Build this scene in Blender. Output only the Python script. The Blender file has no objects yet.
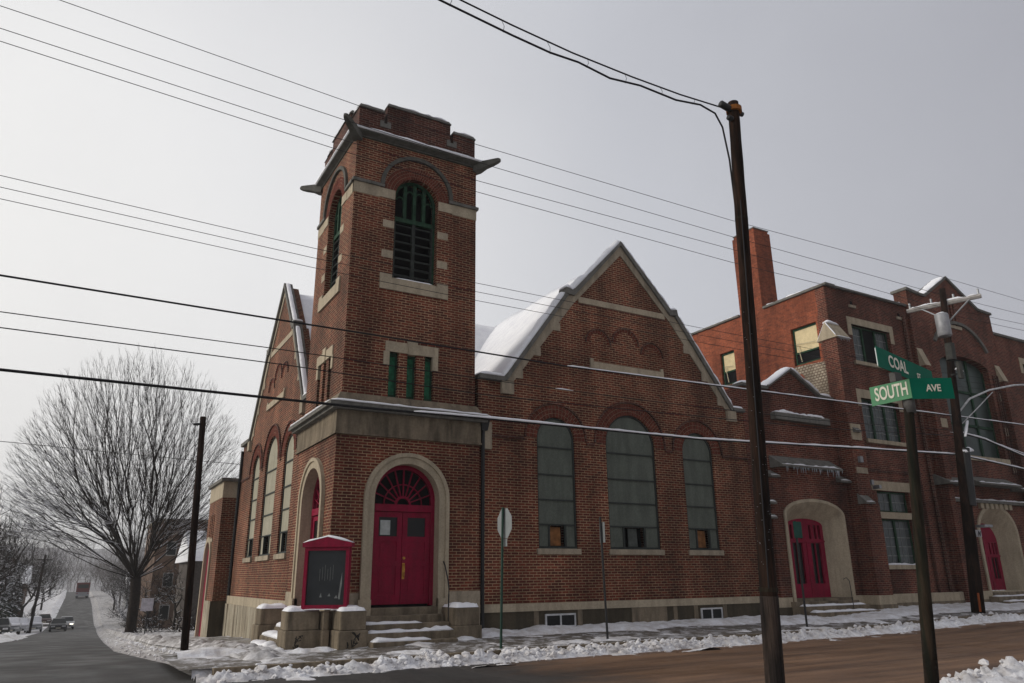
import bpy, bmesh, math, random
import numpy as np
from mathutils import Vector, noise, geometry
R = math.radians
random.seed(7)
sc = bpy.context.scene
COL = sc.collection

# ------------------------------------------------------------------ materials
def newmat(name):
    m = bpy.data.materials.new(name); m.use_nodes = True
    nt = m.node_tree; b = nt.nodes['Principled BSDF']
    return m, nt, b
def N(nt, t, **kw):
    n = nt.nodes.new(t)
    for k, v in kw.items(): setattr(n, k, v)
    return n
def L(nt, a, b): nt.links.new(a, b)
def mixc(nt, fac, a, b, mode='MIX'):
    n = N(nt, 'ShaderNodeMix', data_type='RGBA', blend_type=mode)
    for i, v in ((0, fac), (6, a), (7, b)):
        if hasattr(v, 'is_output'): L(nt, v, n.inputs[i])
        elif i == 0: n.inputs[0].default_value = v
        else: n.inputs[i].default_value = (*v, 1)
    return n.outputs[2]
def ramp(nt, src, p0, p1, c0=(0, 0, 0), c1=(1, 1, 1)):
    r = N(nt, 'ShaderNodeValToRGB')
    r.color_ramp.elements[0].position = p0; r.color_ramp.elements[1].position = p1
    r.color_ramp.elements[0].color = (*c0, 1); r.color_ramp.elements[1].color = (*c1, 1)
    L(nt, src, r.inputs[0]); return r.outputs[0]
def pos(nt, sx=1, sy=1, sz=1):
    g = N(nt, 'ShaderNodeNewGeometry'); m = N(nt, 'ShaderNodeMapping')
    m.inputs['Scale'].default_value = (sx, sy, sz); L(nt, g.outputs['Position'], m.inputs[0]); return m.outputs[0]
def nz(nt, vec, scale, detail=4, rough=.55):
    n = N(nt, 'ShaderNodeTexNoise'); n.inputs['Scale'].default_value = scale
    n.inputs['Detail'].default_value = detail; n.inputs['Roughness'].default_value = rough
    L(nt, vec, n.inputs['Vector']); return n.outputs['Fac']
def plain(name, c, rough=.7, metal=0, var=.25, scale=6, bump=0, spec=None):
    m, nt, b = newmat(name)
    f = nz(nt, pos(nt), scale)
    dark = tuple(x * (1 - var) for x in c); lite = tuple(min(1, x * (1 + var)) for x in c)
    L(nt, ramp(nt, f, .3, .7, dark, lite), b.inputs['Base Color'])
    b.inputs['Roughness'].default_value = rough; b.inputs['Metallic'].default_value = metal
    b.inputs['Specular IOR Level'].default_value = spec if spec is not None else (.18 if rough >= .6 else .4)
    if bump:
        bp = N(nt, 'ShaderNodeBump'); bp.inputs['Strength'].default_value = bump; bp.inputs['Distance'].default_value = .02
        L(nt, nz(nt, pos(nt), scale * 3), bp.inputs['Height']); L(nt, bp.outputs[0], b.inputs['Normal'])
    return m
def brick(name, c1, c2, mortar, bw=.21, rh=.067, ms=.0075, stain=.45):
    m, nt, b = newmat(name)
    g = N(nt, 'ShaderNodeNewGeometry'); s = N(nt, 'ShaderNodeSeparateXYZ'); L(nt, g.outputs['Position'], s.inputs[0])
    a = N(nt, 'ShaderNodeMath', operation='ADD'); L(nt, s.outputs[0], a.inputs[0]); L(nt, s.outputs[1], a.inputs[1])
    c = N(nt, 'ShaderNodeCombineXYZ'); L(nt, a.outputs[0], c.inputs[0]); L(nt, s.outputs[2], c.inputs[1])
    t = N(nt, 'ShaderNodeTexBrick'); L(nt, c.outputs[0], t.inputs['Vector'])
    t.inputs['Color1'].default_value = (*c1, 1); t.inputs['Color2'].default_value = (*c2, 1)
    t.inputs['Mortar'].default_value = (*mortar, 1); t.inputs['Scale'].default_value = 1
    t.inputs['Brick Width'].default_value = bw; t.inputs['Row Height'].default_value = rh
    t.inputs['Mortar Size'].default_value = ms; t.inputs['Mortar Smooth'].default_value = .15
    big = ramp(nt, nz(nt, pos(nt, 1, 1, .6), .55, 5, .65), .32, .68, (1 - stain,) * 3, (1.15, 1.15, 1.15))
    streak = ramp(nt, nz(nt, pos(nt, 2.2, 2.2, .22), 1.0, 4), .35, .62, (.72, .7, .7), (1.05, 1.05, 1.05))
    fine = ramp(nt, nz(nt, pos(nt), 14, 2), .3, .7, (.8, .8, .8), (1.2, 1.2, 1.2))
    eff = ramp(nt, nz(nt, pos(nt, 1, 1, .8), .9, 7, .75), .60, .78)
    em = N(nt, 'ShaderNodeMath', operation='MULTIPLY'); L(nt, eff, em.inputs[0]); em.inputs[1].default_value = .16
    soot = ramp(nt, nz(nt, pos(nt, 1.3, 1.3, .9), .35, 6, .7), .36, .52, (.62, .60, .60), (1, 1, 1))
    tcol = mixc(nt, em.outputs[0], t.outputs['Color'], (.24, .17, .13))
    col = mixc(nt, 1, tcol, big, 'MULTIPLY'); col = mixc(nt, 1, col, soot, 'MULTIPLY')
    col = mixc(nt, 1, col, streak, 'MULTIPLY'); col = mixc(nt, 1, col, fine, 'MULTIPLY')
    L(nt, col, b.inputs['Base Color']); b.inputs['Roughness'].default_value = .88
    b.inputs['Specular IOR Level'].default_value = .25
    bp = N(nt, 'ShaderNodeBump'); bp.inputs['Strength'].default_value = .5; bp.inputs['Distance'].default_value = .008
    bp.invert = True
    L(nt, t.outputs['Fac'], bp.inputs['Height']); L(nt, bp.outputs[0], b.inputs['Normal'])
    return m
def stone(name, c, dirt=(.09, .08, .06), amt=.5, joint=0):
    m, nt, b = newmat(name)
    f1 = ramp(nt, nz(nt, pos(nt), 1.7, 6, .65), .38, .66)
    f2 = ramp(nt, nz(nt, pos(nt, 3, 3, .5), 1.6, 5, .6), .42, .7)
    fine = ramp(nt, nz(nt, pos(nt), 22, 3), .3, .7, (.86, .86, .86), (1.1, 1.1, 1.1))
    mul = N(nt, 'ShaderNodeMath', operation='MULTIPLY'); L(nt, f2, mul.inputs[0]); mul.inputs[1].default_value = amt
    col = mixc(nt, mul.outputs[0], c, dirt)
    mul2 = N(nt, 'ShaderNodeMath', operation='MULTIPLY'); L(nt, f1, mul2.inputs[0]); mul2.inputs[1].default_value = amt * .6
    col = mixc(nt, mul2.outputs[0], col, tuple(x * .5 for x in c))
    col = mixc(nt, 1, col, fine, 'MULTIPLY')
    L(nt, col, b.inputs['Base Color']); b.inputs['Roughness'].default_value = .9; b.inputs['Specular IOR Level'].default_value = .2
    bp = N(nt, 'ShaderNodeBump'); bp.inputs['Strength'].default_value = .35; bp.inputs['Distance'].default_value = .01
    L(nt, nz(nt, pos(nt), 30, 4), bp.inputs['Height']); L(nt, bp.outputs[0], b.inputs['Normal'])
    return m

BR = brick('brick_brown', (.215, .047, .025), (.092, .022, .014), (.42, .29, .17), ms=.0085, stain=.5)
BRD = brick('brick_dark', (.13, .034, .022), (.055, .018, .013), (.22, .16, .12))
BRO = brick('brick_orange', (.36, .095, .042), (.22, .06, .03), (.26, .12, .075), ms=.005, stain=.4)
BRS = brick('brick_school', (.200, .050, .030), (.092, .026, .018), (.30, .19, .13), stain=.55)
BRF = brick('brick_far', (.17, .105, .07), (.13, .08, .055), (.2, .14, .1), stain=.3)
VOU = plain('voussoir_brick', (.125, .034, .021), .9, var=.5, scale=9)
MORT = plain('mortar', (.26, .19, .13), .95)
ST = stone('limestone', (.40, .335, .245), amt=.55)
STL = stone('pale_limestone', (.46, .385, .275), amt=.35)
STD = stone('weathered_concrete', (.245, .195, .135), (.06, .05, .035), amt=.9)
STG = stone('grey_coping', (.19, .18, .16), (.07, .075, .06), amt=.7)
STK = stone('dark_cornice', (.12, .115, .10), (.05, .055, .045), amt=.7)
STW = stone('whitewashed_foundation', (.42, .37, .28), (.13, .09, .05), amt=.9)
BASE = stone('basement_stone', (.085, .068, .045), (.03, .028, .02), amt=.7)
RUB = brick('rough_render', (.48, .42, .32), (.34, .29, .21), (.16, .11, .08), bw=.14, rh=.1, ms=.016, stain=.5)
RED = stone('crimson_paint', (.26, .002, .032), (.10, .004, .014), amt=.5); RED.node_tree.nodes['Principled BSDF'].inputs['Roughness'].default_value = .6
REDD = plain('dark_crimson_paint', (.13, .003, .015), .6, var=.3)
GRN = plain('green_paint', (.02, .12, .06), .7, var=.5, scale=9)
GRND = plain('faded_green_paint', (.02, .055, .03), .75, var=.4, scale=7)
PANEL = stone('cloudy_grey_panel', (.135, .15, .125), (.06, .07, .055), amt=.55)
PANELW = stone('cloudy_cream_panel', (.40, .37, .28), (.22, .21, .16), amt=.5)
FRM = plain('dark_window_frame', (.035, .04, .036), .6)
PLY = plain('plywood', (.22, .095, .032), .7, var=.5, scale=5)
BLK = plain('black_iron', (.012, .012, .012), .5, var=.2)
VOID = plain('dark_interior', (.006, .006, .007), .9)
BRASS = plain('brass', (.5, .28, .06), .35, .9)
def wood(name, c, d):
    m, nt, b = newmat(name)
    g1 = ramp(nt, nz(nt, pos(nt, 34, 34, 1.1), 1.0, 6, .65), .35, .62); g2 = ramp(nt, nz(nt, pos(nt, 5, 5, 1.2), 1.0, 5, .6), .45, .6)
    col = mixc(nt, g1, c, d); col = mixc(nt, 1, col, mixc(nt, g2, (.55, .55, .55), (1.25, 1.15, 1.05)), 'MULTIPLY')
    L(nt, col, b.inputs['Base Color']); b.inputs['Roughness'].default_value = .9; b.inputs['Specular IOR Level'].default_value = .1
    bp = N(nt, 'ShaderNodeBump'); bp.inputs['Strength'].default_value = .8; bp.inputs['Distance'].default_value = .012
    L(nt, nz(nt, pos(nt, 40, 40, 1.0), 1.0, 5), bp.inputs['Height']); L(nt, bp.outputs[0], b.inputs['Normal']); return m
WOOD = wood('pole_wood', (.009, .007, .006), (.030, .016, .011))
WOODG = plain('grey_pole_wood', (.062, .048, .038), .85, var=.45, scale=12, bump=.5)
RUST = wood('rusty_steel', (.013, .016, .011), (.034, .024, .017))
GSTEEL = plain('galvanised_steel', (.3, .31, .32), .5, .5, var=.2)
TRF = plain('transformer_grey', (.30, .30, .31), .5, .2, var=.2)
SGN = plain('sign_green', (.0, .115, .068), .75, var=.08, spec=.15)
SGNL = plain('flash_lit_sign_green', (.085, .25, .12), .4, var=.1)  # lighter copy of the sign green: flash reflection put into the colour
LET = plain('sign_letter_white', (.72, .68, .55), .4, var=.05)
ALU = plain('sign_back_aluminium', (.33, .35, .35), .45, .5, var=.1)
BLIND = plain('cream_blind', (.68, .56, .33), .8, var=.1)
BARK = plain('bark', (.020, .014, .011), .95, var=.4, scale=8, bump=.5)
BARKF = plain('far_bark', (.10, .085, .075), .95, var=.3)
NEED = plain('evergreen_needles', (.02, .035, .02), .9, var=.5)
SLATE = plain('slate', (.06, .06, .065), .8)
CABLE = plain('black_cable', (.014, .013, .014), .6)
RUBBER = plain('tyre_rubber', (.02, .02, .02), .8)
def glass(name, c, rough=.12):
    m, nt, b = newmat(name)
    L(nt, ramp(nt, nz(nt, pos(nt), 2.5, 3), .3, .7, tuple(x * .6 for x in c), c), b.inputs['Base Color'])
    b.inputs['Roughness'].default_value = rough; b.inputs['Specular IOR Level'].default_value = .3; return m
GLS = glass('dark_glass', (.008, .009, .010), .3)
GLG = glass('leaded_grey_glass', (.095, .11, .11), .25)
def snowmat():
    m, nt, b = newmat('snow')
    L(nt, ramp(nt, nz(nt, pos(nt), 3, 6), .3, .7, (.80, .80, .83), (.92, .92, .93)), b.inputs['Base Color'])
    b.inputs['Roughness'].default_value = .75
    bp = N(nt, 'ShaderNodeBump'); bp.inputs['Strength'].default_value = .45; bp.inputs['Distance'].default_value = .03
    L(nt, nz(nt, pos(nt), 14, 5), bp.inputs['Height']); L(nt, bp.outputs[0], b.inputs['Normal'])
    return m
SNOW = snowmat()
def dirtysnow():
    m, nt, b = newmat('street_snow')
    f = ramp(nt, nz(nt, pos(nt), 2.2, 7, .7), .40, .66)
    col = mixc(nt, f, (.86, .86, .88), (.55, .51, .48))
    f2 = ramp(nt, nz(nt, pos(nt), .45, 3), .70, .74)
    L(nt, col, b.inputs['Base Color']); b.inputs['Roughness'].default_value = .8
    bp = N(nt, 'ShaderNodeBump'); bp.inputs['Strength'].default_value = .9; bp.inputs['Distance'].default_value = .04
    L(nt, nz(nt, pos(nt), 11, 6, .7), bp.inputs['Height']); L(nt, bp.outputs[0], b.inputs['Normal'])
    return m
DSNOW = dirtysnow()
SLUSH = stone('dirty_slush_snow', (.70, .68, .67), (.10, .075, .055), amt=1.1)
def roadmat(name, ca, cb, wet=.45, tracks=None, snow=0.0):
    m, nt, b = newmat(name)
    f = ramp(nt, nz(nt, pos(nt, *(tracks or (1, 1, 1))), 1.3, 7, .65), .35, .68)
    col = mixc(nt, f, ca, cb)
    fine = ramp(nt, nz(nt, pos(nt), 40, 3), .3, .7, (.7, .7, .7), (1.25, 1.25, 1.25))
    col = mixc(nt, 1, col, fine, 'MULTIPLY')
    if snow:
        s = ramp(nt, nz(nt, pos(nt), 3.2, 8, .75), .60 - snow * .1, .66 - snow * .08)
        col = mixc(nt, s, col, (.55, .54, .55))
    L(nt, col, b.inputs['Base Color'])
    r = ramp(nt, nz(nt, pos(nt), .9, 5), .35, .65, (wet,) * 3, (wet + .35,) * 3)
    L(nt, r, b.inputs['Roughness'])
    bp = N(nt, 'ShaderNodeBump'); bp.inputs['Strength'].default_value = .4; bp.inputs['Distance'].default_value = .012
    L(nt, nz(nt, pos(nt, *(tracks or (1, 1, 1))), 9, 6, .7), bp.inputs['Height']); L(nt, bp.outputs[0], b.inputs['Normal'])
    return m
ASPH = roadmat('wet_asphalt', (.020, .018, .016), (.046, .041, .036), .5, (1.6, .25, 1))
MUD = roadmat('brown_slush_road', (.085, .046, .026), (.23, .13, .072), .38, (.20, 2.2, 1))
WALK = roadmat('wet_sidewalk', (.10, .088, .072), (.15, .132, .11), .4, None, 1.0)

# ------------------------------------------------------------------ mesh builder
class MB:
    def __init__(s): s.v = []; s.f = []; s.e = []
    def add(s, vs, fs):
        o = len(s.v); s.v += [tuple(p) for p in vs]; s.f += [tuple(i + o for i in f) for f in fs]; return s
    def box(s, x0, x1, y0, y1, z0, z1):
        return s.add([(x0, y0, z0), (x1, y0, z0), (x1, y1, z0), (x0, y1, z0), (x0, y0, z1), (x1, y0, z1), (x1, y1, z1), (x0, y1, z1)],
                     [(0, 3, 2, 1), (4, 5, 6, 7), (0, 1, 5, 4), (1, 2, 6, 5), (2, 3, 7, 6), (3, 0, 4, 7)])
    def frustum(s, a, z0, b, z1):      # a, b = (x0,x1,y0,y1)
        return s.add([(a[0], a[2], z0), (a[1], a[2], z0), (a[1], a[3], z0), (a[0], a[3], z0), (b[0], b[2], z1), (b[1], b[2], z1), (b[1], b[3], z1), (b[0], b[3], z1)],
                     [(0, 3, 2, 1), (4, 5, 6, 7), (0, 1, 5, 4), (1, 2, 6, 5), (2, 3, 7, 6), (3, 0, 4, 7)])
    def pbox(s, pl, u0, u1, o0, o1, z0, z1):
        return s.box(u0, u1, o0, o1, z0, z1) if pl == 'Y' else s.box(o0, o1, u0, u1, z0, z1)
    def panel(s, pl, o0, o1, outer, holes=()):
        loops = [list(outer)] + [list(h) for h in holes]
        tris = geometry.tessellate_polygon([[Vector((p[0], p[1], 0)) for p in l] for l in loops])
        pts = [p for l in loops for p in l]; n = len(pts)
        P = (lambda u, o, z: (u, o, z)) if pl == 'Y' else (lambda u, o, z: (o, u, z))
        vs = [P(u, o0, z) for u, z in pts] + [P(u, o1, z) for u, z in pts]
        fs = [tuple(t) for t in tris] + [tuple(i + n for i in reversed(t)) for t in tris]
        k = 0
        for l in loops:
            m = len(l)
            for i in range(m):
                a, b = k + i, k + (i + 1) % m; fs.append((a, b, b + n, a + n))
            k += m
        return s.add(vs, fs)
    def ring(s, pl, o0, o1, c, cz, r0, r1, a0=0, a1=math.pi, n=24, sx=1):
        out = [(c + r1 * sx * math.cos(a0 + (a1 - a0) * i / n), cz + r1 * math.sin(a0 + (a1 - a0) * i / n)) for i in range(n + 1)]
        inn = [(c + r0 * sx * math.cos(a0 + (a1 - a0) * i / n), cz + r0 * math.sin(a0 + (a1 - a0) * i / n)) for i in range(n + 1)]
        for i in range(n):
            s.panel(pl, o0, o1, [out[i], out[i + 1], inn[i + 1], inn[i]])
        return s
    def tube(s, pts, r, n=6, cap=True):
        pts = [Vector(p) for p in pts]; m = len(pts)
        rs = r if isinstance(r, (list, tuple)) else [r] * m
        o = len(s.v); ref = Vector((0, 0, 1))
        for i, p in enumerate(pts):
            d = (pts[min(i + 1, m - 1)] - pts[max(i - 1, 0)])
            if d.length < 1e-9: d = Vector((0, 0, 1))
            d.normalize()
            a = d.cross(ref if abs(d.z) < .95 else Vector((1, 0, 0))).normalized(); b = d.cross(a)
            for k in range(n):
                t = 2 * math.pi * k / n; s.v.append(tuple(p + (a * math.cos(t) + b * math.sin(t)) * rs[i]))
        for i in range(m - 1):
            for k in range(n):
                q = (k + 1) % n; s.f.append((o + i * n + k, o + i * n + q, o + (i + 1) * n + q, o + (i + 1) * n + k))
        if cap:
            s.f.append(tuple(o + k for k in range(n))); s.f.append(tuple(o + (m - 1) * n + k for k in reversed(range(n))))
        return s
    def snow(s, pts, w, h, seed=0, step=.12, out=(0, 0, 0), rag=.35):
        """lumpy ridge of snow lying along a polyline; w = width, h = height"""
        P = [Vector(p) for p in pts]; path = []
        for a, b in zip(P, P[1:]):
            k = max(1, int((b - a).length / step)); path += [a.lerp(b, i / k) for i in range(k)]
        path.append(P[-1]); o = len(s.v); m = len(path); ns = 7
        for i, p in enumerate(path):
            d = path[min(i + 1, m - 1)] - path[max(i - 1, 0)]; d.z = 0
            if d.length < 1e-6: d = Vector((1, 0, 0))
            d.normalize(); sd = Vector((-d.y, d.x, 0))
            q = noise.noise(Vector((p.x * 2.3 + seed, p.y * 2.3, p.z * 2.3))); q2 = noise.noise(Vector((p.x * 7 + seed, p.y * 7, p.z * 7 + 5)))
            hh = max(.15, 1 + rag * 1.3 * q + rag * q2) * h; ww = w * (1 + rag * .3 * q2)
            if i in (0, m - 1): hh *= .35; ww *= .8
            for k in range(ns):
                t = math.pi * k / (ns - 1)
                s.v.append(tuple(p + sd * (math.cos(t) * ww / 2) + Vector((0, 0, math.sin(t) ** .7 * hh - .004))))
        for i in range(m - 1):
            for k in range(ns):
                q = (k + 1) % ns; s.f.append((o + i * ns + k, o + i * ns + q, o + (i + 1) * ns + q, o + (i + 1) * ns + k))
        s.f.append(tuple(o + k for k in range(ns))); s.f.append(tuple(o + (m - 1) * ns + k for k in reversed(range(ns))))
        return s
    def build(s, name, mat, parent=None, smooth=False, bev=0):
        me = bpy.data.meshes.new(name); me.from_pydata(s.v, [], s.f); me.update()
        bm = bmesh.new(); bm.from_mesh(me); bmesh.ops.recalc_face_normals(bm, faces=bm.faces)
        if bev: bmesh.ops.bevel(bm, geom=list(bm.edges), offset=bev, segments=1, affect='EDGES')
        bm.to_mesh(me); bm.free()
        if smooth:
            for p in me.polygons: p.use_smooth = True
        me.materials.append(mat); o = bpy.data.objects.new(name, me); COL.objects.link(o)
        if parent: o.parent = parent; o.matrix_parent_inverse = parent.matrix_basis.inverted()
        return o
def build_each(m, name, mat, parent):
    for i in range(0, len(m.v), 8):
        q = MB(); q.v = m.v[i:i + 8]; q.f = [(0, 3, 2, 1), (4, 5, 6, 7), (0, 1, 5, 4), (1, 2, 6, 5), (2, 3, 7, 6), (3, 0, 4, 7)]; q.build(name, mat, parent)
def tag(o, label=None, cat=None, group=None, kind=None):
    for k, v in (('label', label), ('category', cat), ('group', group), ('kind', kind)):
        if v: o[k] = v
    return o
def empty(name, loc, label=None, cat=None, group=None):
    o = bpy.data.objects.new(name, None); COL.objects.link(o); o.location = loc; o.empty_display_size = .2
    return tag(o, label, cat, group)
def archp(c, hw, z0, zs, rise=None, n=18):
    rise = hw if rise is None else rise
    return [(c - hw, z0)] + [(c - hw * math.cos(math.pi * i / n), zs + rise * math.sin(math.pi * i / n)) for i in range(n + 1)] + [(c + hw, z0)]
def rect(u0, u1, z0, z1): return [(u0, z0), (u1, z0), (u1, z1), (u0, z1)]
def PT(pl, u, o, z): return (u, o, z) if pl == 'Y' else (o, u, z)
def voussoirs(pl, o, c, cz, r0, rings, rw=.1, n0=26, name='arch', parent=None, jamb=0, a0=0, a1=math.pi):
    m = MB(); gap = .14
    for k in range(rings):
        ra, rb = r0 + k * rw, r0 + (k + 1) * rw
        n = int(n0 * (1 + k * .12)); 
        for i in range(n):
            t0 = a0 + (a1 - a0) * (i + gap / 2) / n; t1 = a0 + (a1 - a0) * (i + 1 - gap / 2) / n
            m.panel(pl, o - .012 - .003 * (i % 2), o + .02, [(c + (rb - .012) * math.cos(t0), cz + (rb - .012) * math.sin(t0)), (c + (rb - .012) * math.cos(t1), cz + (rb - .012) * math.sin(t1)),
                                        (c + ra * math.cos(t1), cz + ra * math.sin(t1)), (c + ra * math.cos(t0), cz + ra * math.sin(t0))])
    ob = m.build(name, VOU, parent)
    b = MB().ring(pl, o - .006, o + .01, c, cz, r0, r0 + rings * rw, a0, a1); bo = b.build('mortar_bed', MORT, ob)
    return ob

# ------------------------------------------------------------------ terrain
PTS = [(-3, -.28), (0, -.28), (12, -.8), (38, -2.05), (95, -4.65), (115, -5.0), (140, -4.3), (180, -2.6), (240, -1.9), (300, -2.5), (600, -8)]
def lin(t, P):
    if t <= P[0][0]: return P[0][1]
    for (a, b), (c, d) in zip(P, P[1:]):
        if t <= c: return b + (d - b) * (t - a) / (c - a)
    return P[-1][1]
def ss(a, b, t):
    if a > b: return 1 - ss(b, a, t)
    t = min(1, max(0, (t - a) / (b - a))); return t * t * (3 - 2 * t)
def rise(x): return .12 * ss(12, 20, x)
def ZR(x, y): return lin(y, PTS) + rise(x)
def XR(y): return lin(y, [(-3, -2.75), (1, -3.05), (8, -3.45), (20, -3.2), (54, -2.2), (100, -.7), (160, .1), (300, .4)])   # right edge of the side road
def XL(y): return lin(y, [(-40, -12), (0, -11.2), (20, -8.4), (40, -7.2), (95, -6.6), (139, -5.9), (188, -5.0), (300, -4.8)])
def ZS(x, y):
    return ZR(x, y) + .15 + .11 * ss(-2.9, 0, y) * ss(-.5, 2, x)
def grid(xs, ys, f, name, mat, parent=None, smooth=True):
    m = MB(); nx = len(xs)
    m.v = [(x, y, f(x, y)) for y in ys for x in xs]
    m.f = [(j * nx + i, j * nx + i + 1, (j + 1) * nx + i + 1, (j + 1) * nx + i) for j in range(len(ys) - 1) for i in range(nx - 1)]
    return m.build(name, mat, None, smooth)
def arange(a, b, s): return [a + (b - a) * i / max(1, int(round((b - a) / s))) for i in range(max(1, int(round((b - a) / s))) + 1)]
GROUND = stone('snow_and_brush', (.62, .61, .62), (.07, .055, .045), amt=1.0)
# ground sheet (snowy terrain) to the horizon, under everything
def zg(x, y):
    z = ZR(x, y) - .06
    side = max(0, (XL(y) - 2.5) - x, x - (XR(y) + 9)) if y > 0 else 0
    if y > 20: z += min(side * .05, 6) + (noise.noise(Vector((x * .03, y * .03, 0))) * min(side * .05, 1.5))
    z += 21 * ss(240, 420, y) + 9 * ss(30, 140, abs(x)) * ss(60, 220, y)
    return z
gx = [-900, -400, -200, -120, -80, -60, -50] + arange(-40, 40, 2)+ [50, 60, 80, 120, 200, 400, 900]
gy = [-900, -300, -100, -50, -20, -8, -3] + arange(0, 300, 4) + [320, 340, 360, 380, 420, 520, 600, 800, 1200]
tag(grid(gx, gy, zg, 'ground', GROUND), 'snow covered ground falling away beyond the buildings', 'ground', kind='structure')
# side road going down the hill
m = MB(); ys = arange(-60, 0, 4) + arange(2, 300, 3); nx = 9
for y in ys:
    for i in range(nx):
        x = XL(y) + (XR(y) - XL(y)) * i / (nx - 1); m.v.append((x, y, ZR(x, y) + .004))
m.f = [(j * nx + i, j * nx + i + 1, (j + 1) * nx + i + 1, (j + 1) * nx + i) for j in range(len(ys) - 1) for i in range(nx - 1)]
tag(m.build('side_road', ASPH, None, True), 'wet dark asphalt road running down the hill past the church', 'road', kind='structure')
# corner apron of asphalt + brown cross street
m = MB()
def edge(y): return 1.3 + .1 * math.sin(y * 1.7)
ys = arange(-9.7, -2.9, .2)
m.v = [p for y in ys for p in ((-3.2, y, -.272), (edge(y), y, -.272))]; m.f = [(2 * i, 2 * i + 1, 2 * i + 3, 2 * i + 2) for i in range(len(ys) - 1)]
tag(m.build('road_apron', ASPH), 'dark wet asphalt at the street corner', 'road', kind='structure')
m = MB(); xs = [0, 4, 8] + arange(10, 30, 2) + [40, 60, 90, 150]; nx = len(xs)
m.v = [((x if i else edge(y)), y, ZR(x, y) + .008 + .02 * (1 if 0 else 0)) for y in ys for i, x in enumerate(xs)]
m.f = [(j * nx + i, j * nx + i + 1, (j + 1) * nx + i + 1, (j + 1) * nx + i) for j in range(len(ys) - 1) for i in range(nx - 1)]
nt = MUD.node_tree; bb = nt.nodes['Principled BSDF']; src = bb.inputs['Base Color'].links[0].from_socket
g_ = N(nt, 'ShaderNodeNewGeometry'); s_x = N(nt, 'ShaderNodeSeparateXYZ'); L(nt, g_.outputs['Position'], s_x.inputs[0])
ad = N(nt, 'ShaderNodeMath', operation='MULTIPLY_ADD'); L(nt, nz(nt, pos(nt, .7, 1.6, 1), 1.1, 6, .7), ad.inputs[0]); ad.inputs[1].default_value = 5.0; L(nt, s_x.outputs[0], ad.inputs[2])
fx = N(nt, 'ShaderNodeMapRange'); fx.inputs[1].default_value = 4.2; fx.inputs[2].default_value = 6.2; L(nt, ad.outputs[0], fx.inputs[0])
c_a = mixc(nt, fx.outputs[0], (.045, .040, .035), src)
sn_f = ramp(nt, nz(nt, pos(nt, .35, 2.6, 1), 2.2, 8, .75), .66, .72); sm = N(nt, 'ShaderNodeMath', operation='MULTIPLY'); L(nt, sn_f, sm.inputs[0]); sm.inputs[1].default_value = .35
L(nt, mixc(nt, sm.outputs[0], c_a, (.34, .29, .24)), bb.inputs['Base Color'])
tag(m.build('cross_street', MUD), 'street covered in brown slush in front of the church', 'road', kind='structure')
# sidewalks
xs = arange(-3.1, 30, .5) + [35, 45, 60, 90]; ys = arange(-2.75, .6, .15)
tag(grid(xs, ys, lambda x, y: ZS(x, y), 'sidewalk', WALK), 'wet concrete sidewalk along the front of the church', 'sidewalk', kind='structure')
m = MB(); ys = arange(.6, 60, .6) + arange(62, 200, 4)
for y in ys:
    for t in (0, .33, .66, 1): 
        x = XR(y) + .85 + t * 3.0; m.v.append((x, y, ZS(x, y)))
m.f = [(j * 4 + i, j * 4 + i + 1, j * 4 + i + 5, j * 4 + i + 4) for j in range(len(ys) - 1) for i in range(3)]
tag(m.build('side_sidewalk', WALK, None, True), 'wet sidewalk with snow patches beside the road going downhill', 'sidewalk', kind='structure')
m = MB()
for x0, x1 in zip(arange(-2.6, 60, 2), arange(-2.6, 60, 2)[1:]):
    m.box(x0, x1 - .012, -2.9, -2.75, -.4, ZS((x0 + x1) / 2, -2.8) + .004)
tag(m.build('kerb', STD), 'stone kerb between the brown street and the church sidewalk', 'kerb', kind='structure')
m = MB().box(1.6, 60, -16, -10.0, -.6, -.20)
tag(m.build('near_sidewalk', WALK), 'near corner sidewalk holding the street sign', 'sidewalk', kind='structure')

# ------------------------------------------------------------------ street snow (height fields that dip under the paving)
def fb(x, y, s, o=0):
    return noise.fractal(Vector((x * s, y * s, o)), 1.0, 2.0, 5)
def snow_front(x, y):
    z = ZS(x, y) if y > -2.75 else ZR(x, y)
    yc = -3.15 + .12 * fb(x, 0, .5, 3)
    wid = .36 + .12 * fb(x, 0, .9, 8)
    berm = math.exp(-((y - yc) / wid) ** 2)
    lump = max(.05, .5 + .7 * fb(x, y, 3.4, 1) + .9 * abs(fb(x, y, 6.5, 2)))
    h = .13 * berm * lump * (1 if x < 26 else .8) - .03 + (.05 * max(0, berm - .3) if x > -.5 else 0) + .09 * berm * abs(fb(x, y, 8, 14))
    # snow against the wall
    edge_ = -.95 - .35 * fb(x, 0, .6, 5) - (.35 if x > 13 else 0) - (.55 if 12 < x else 0)
    w = ss(edge_ - .18, edge_ + .25, y)
    h2 = (.075 + .06 * fb(x, y, 1.2, 4)) * w - .03 * (1 - w) + .02 * fb(x, y, 5, 6)
    # scattered patches on the walk
    h3 = .09 * (fb(x, y, 1.1, 9)) - .028 if y < -.6 else -.05
    if y > -.9 and -1.0 < x < 3.3: h2 -= .08
    return z + max(h, h2, h3)
tag(grid(arange(-2.9, 24, .05), arange(-4.0, .14, .05), snow_front, 'snow', DSNOW),
    'ploughed snow heaped along the kerb and against the church wall', 'snow', kind='stuff')
tag(grid(arange(24, 60, .3), arange(-4.0, .14, .12), snow_front, 'snow', DSNOW),
    'snow along the kerb in front of the far school wing', 'snow', kind='stuff')
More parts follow.
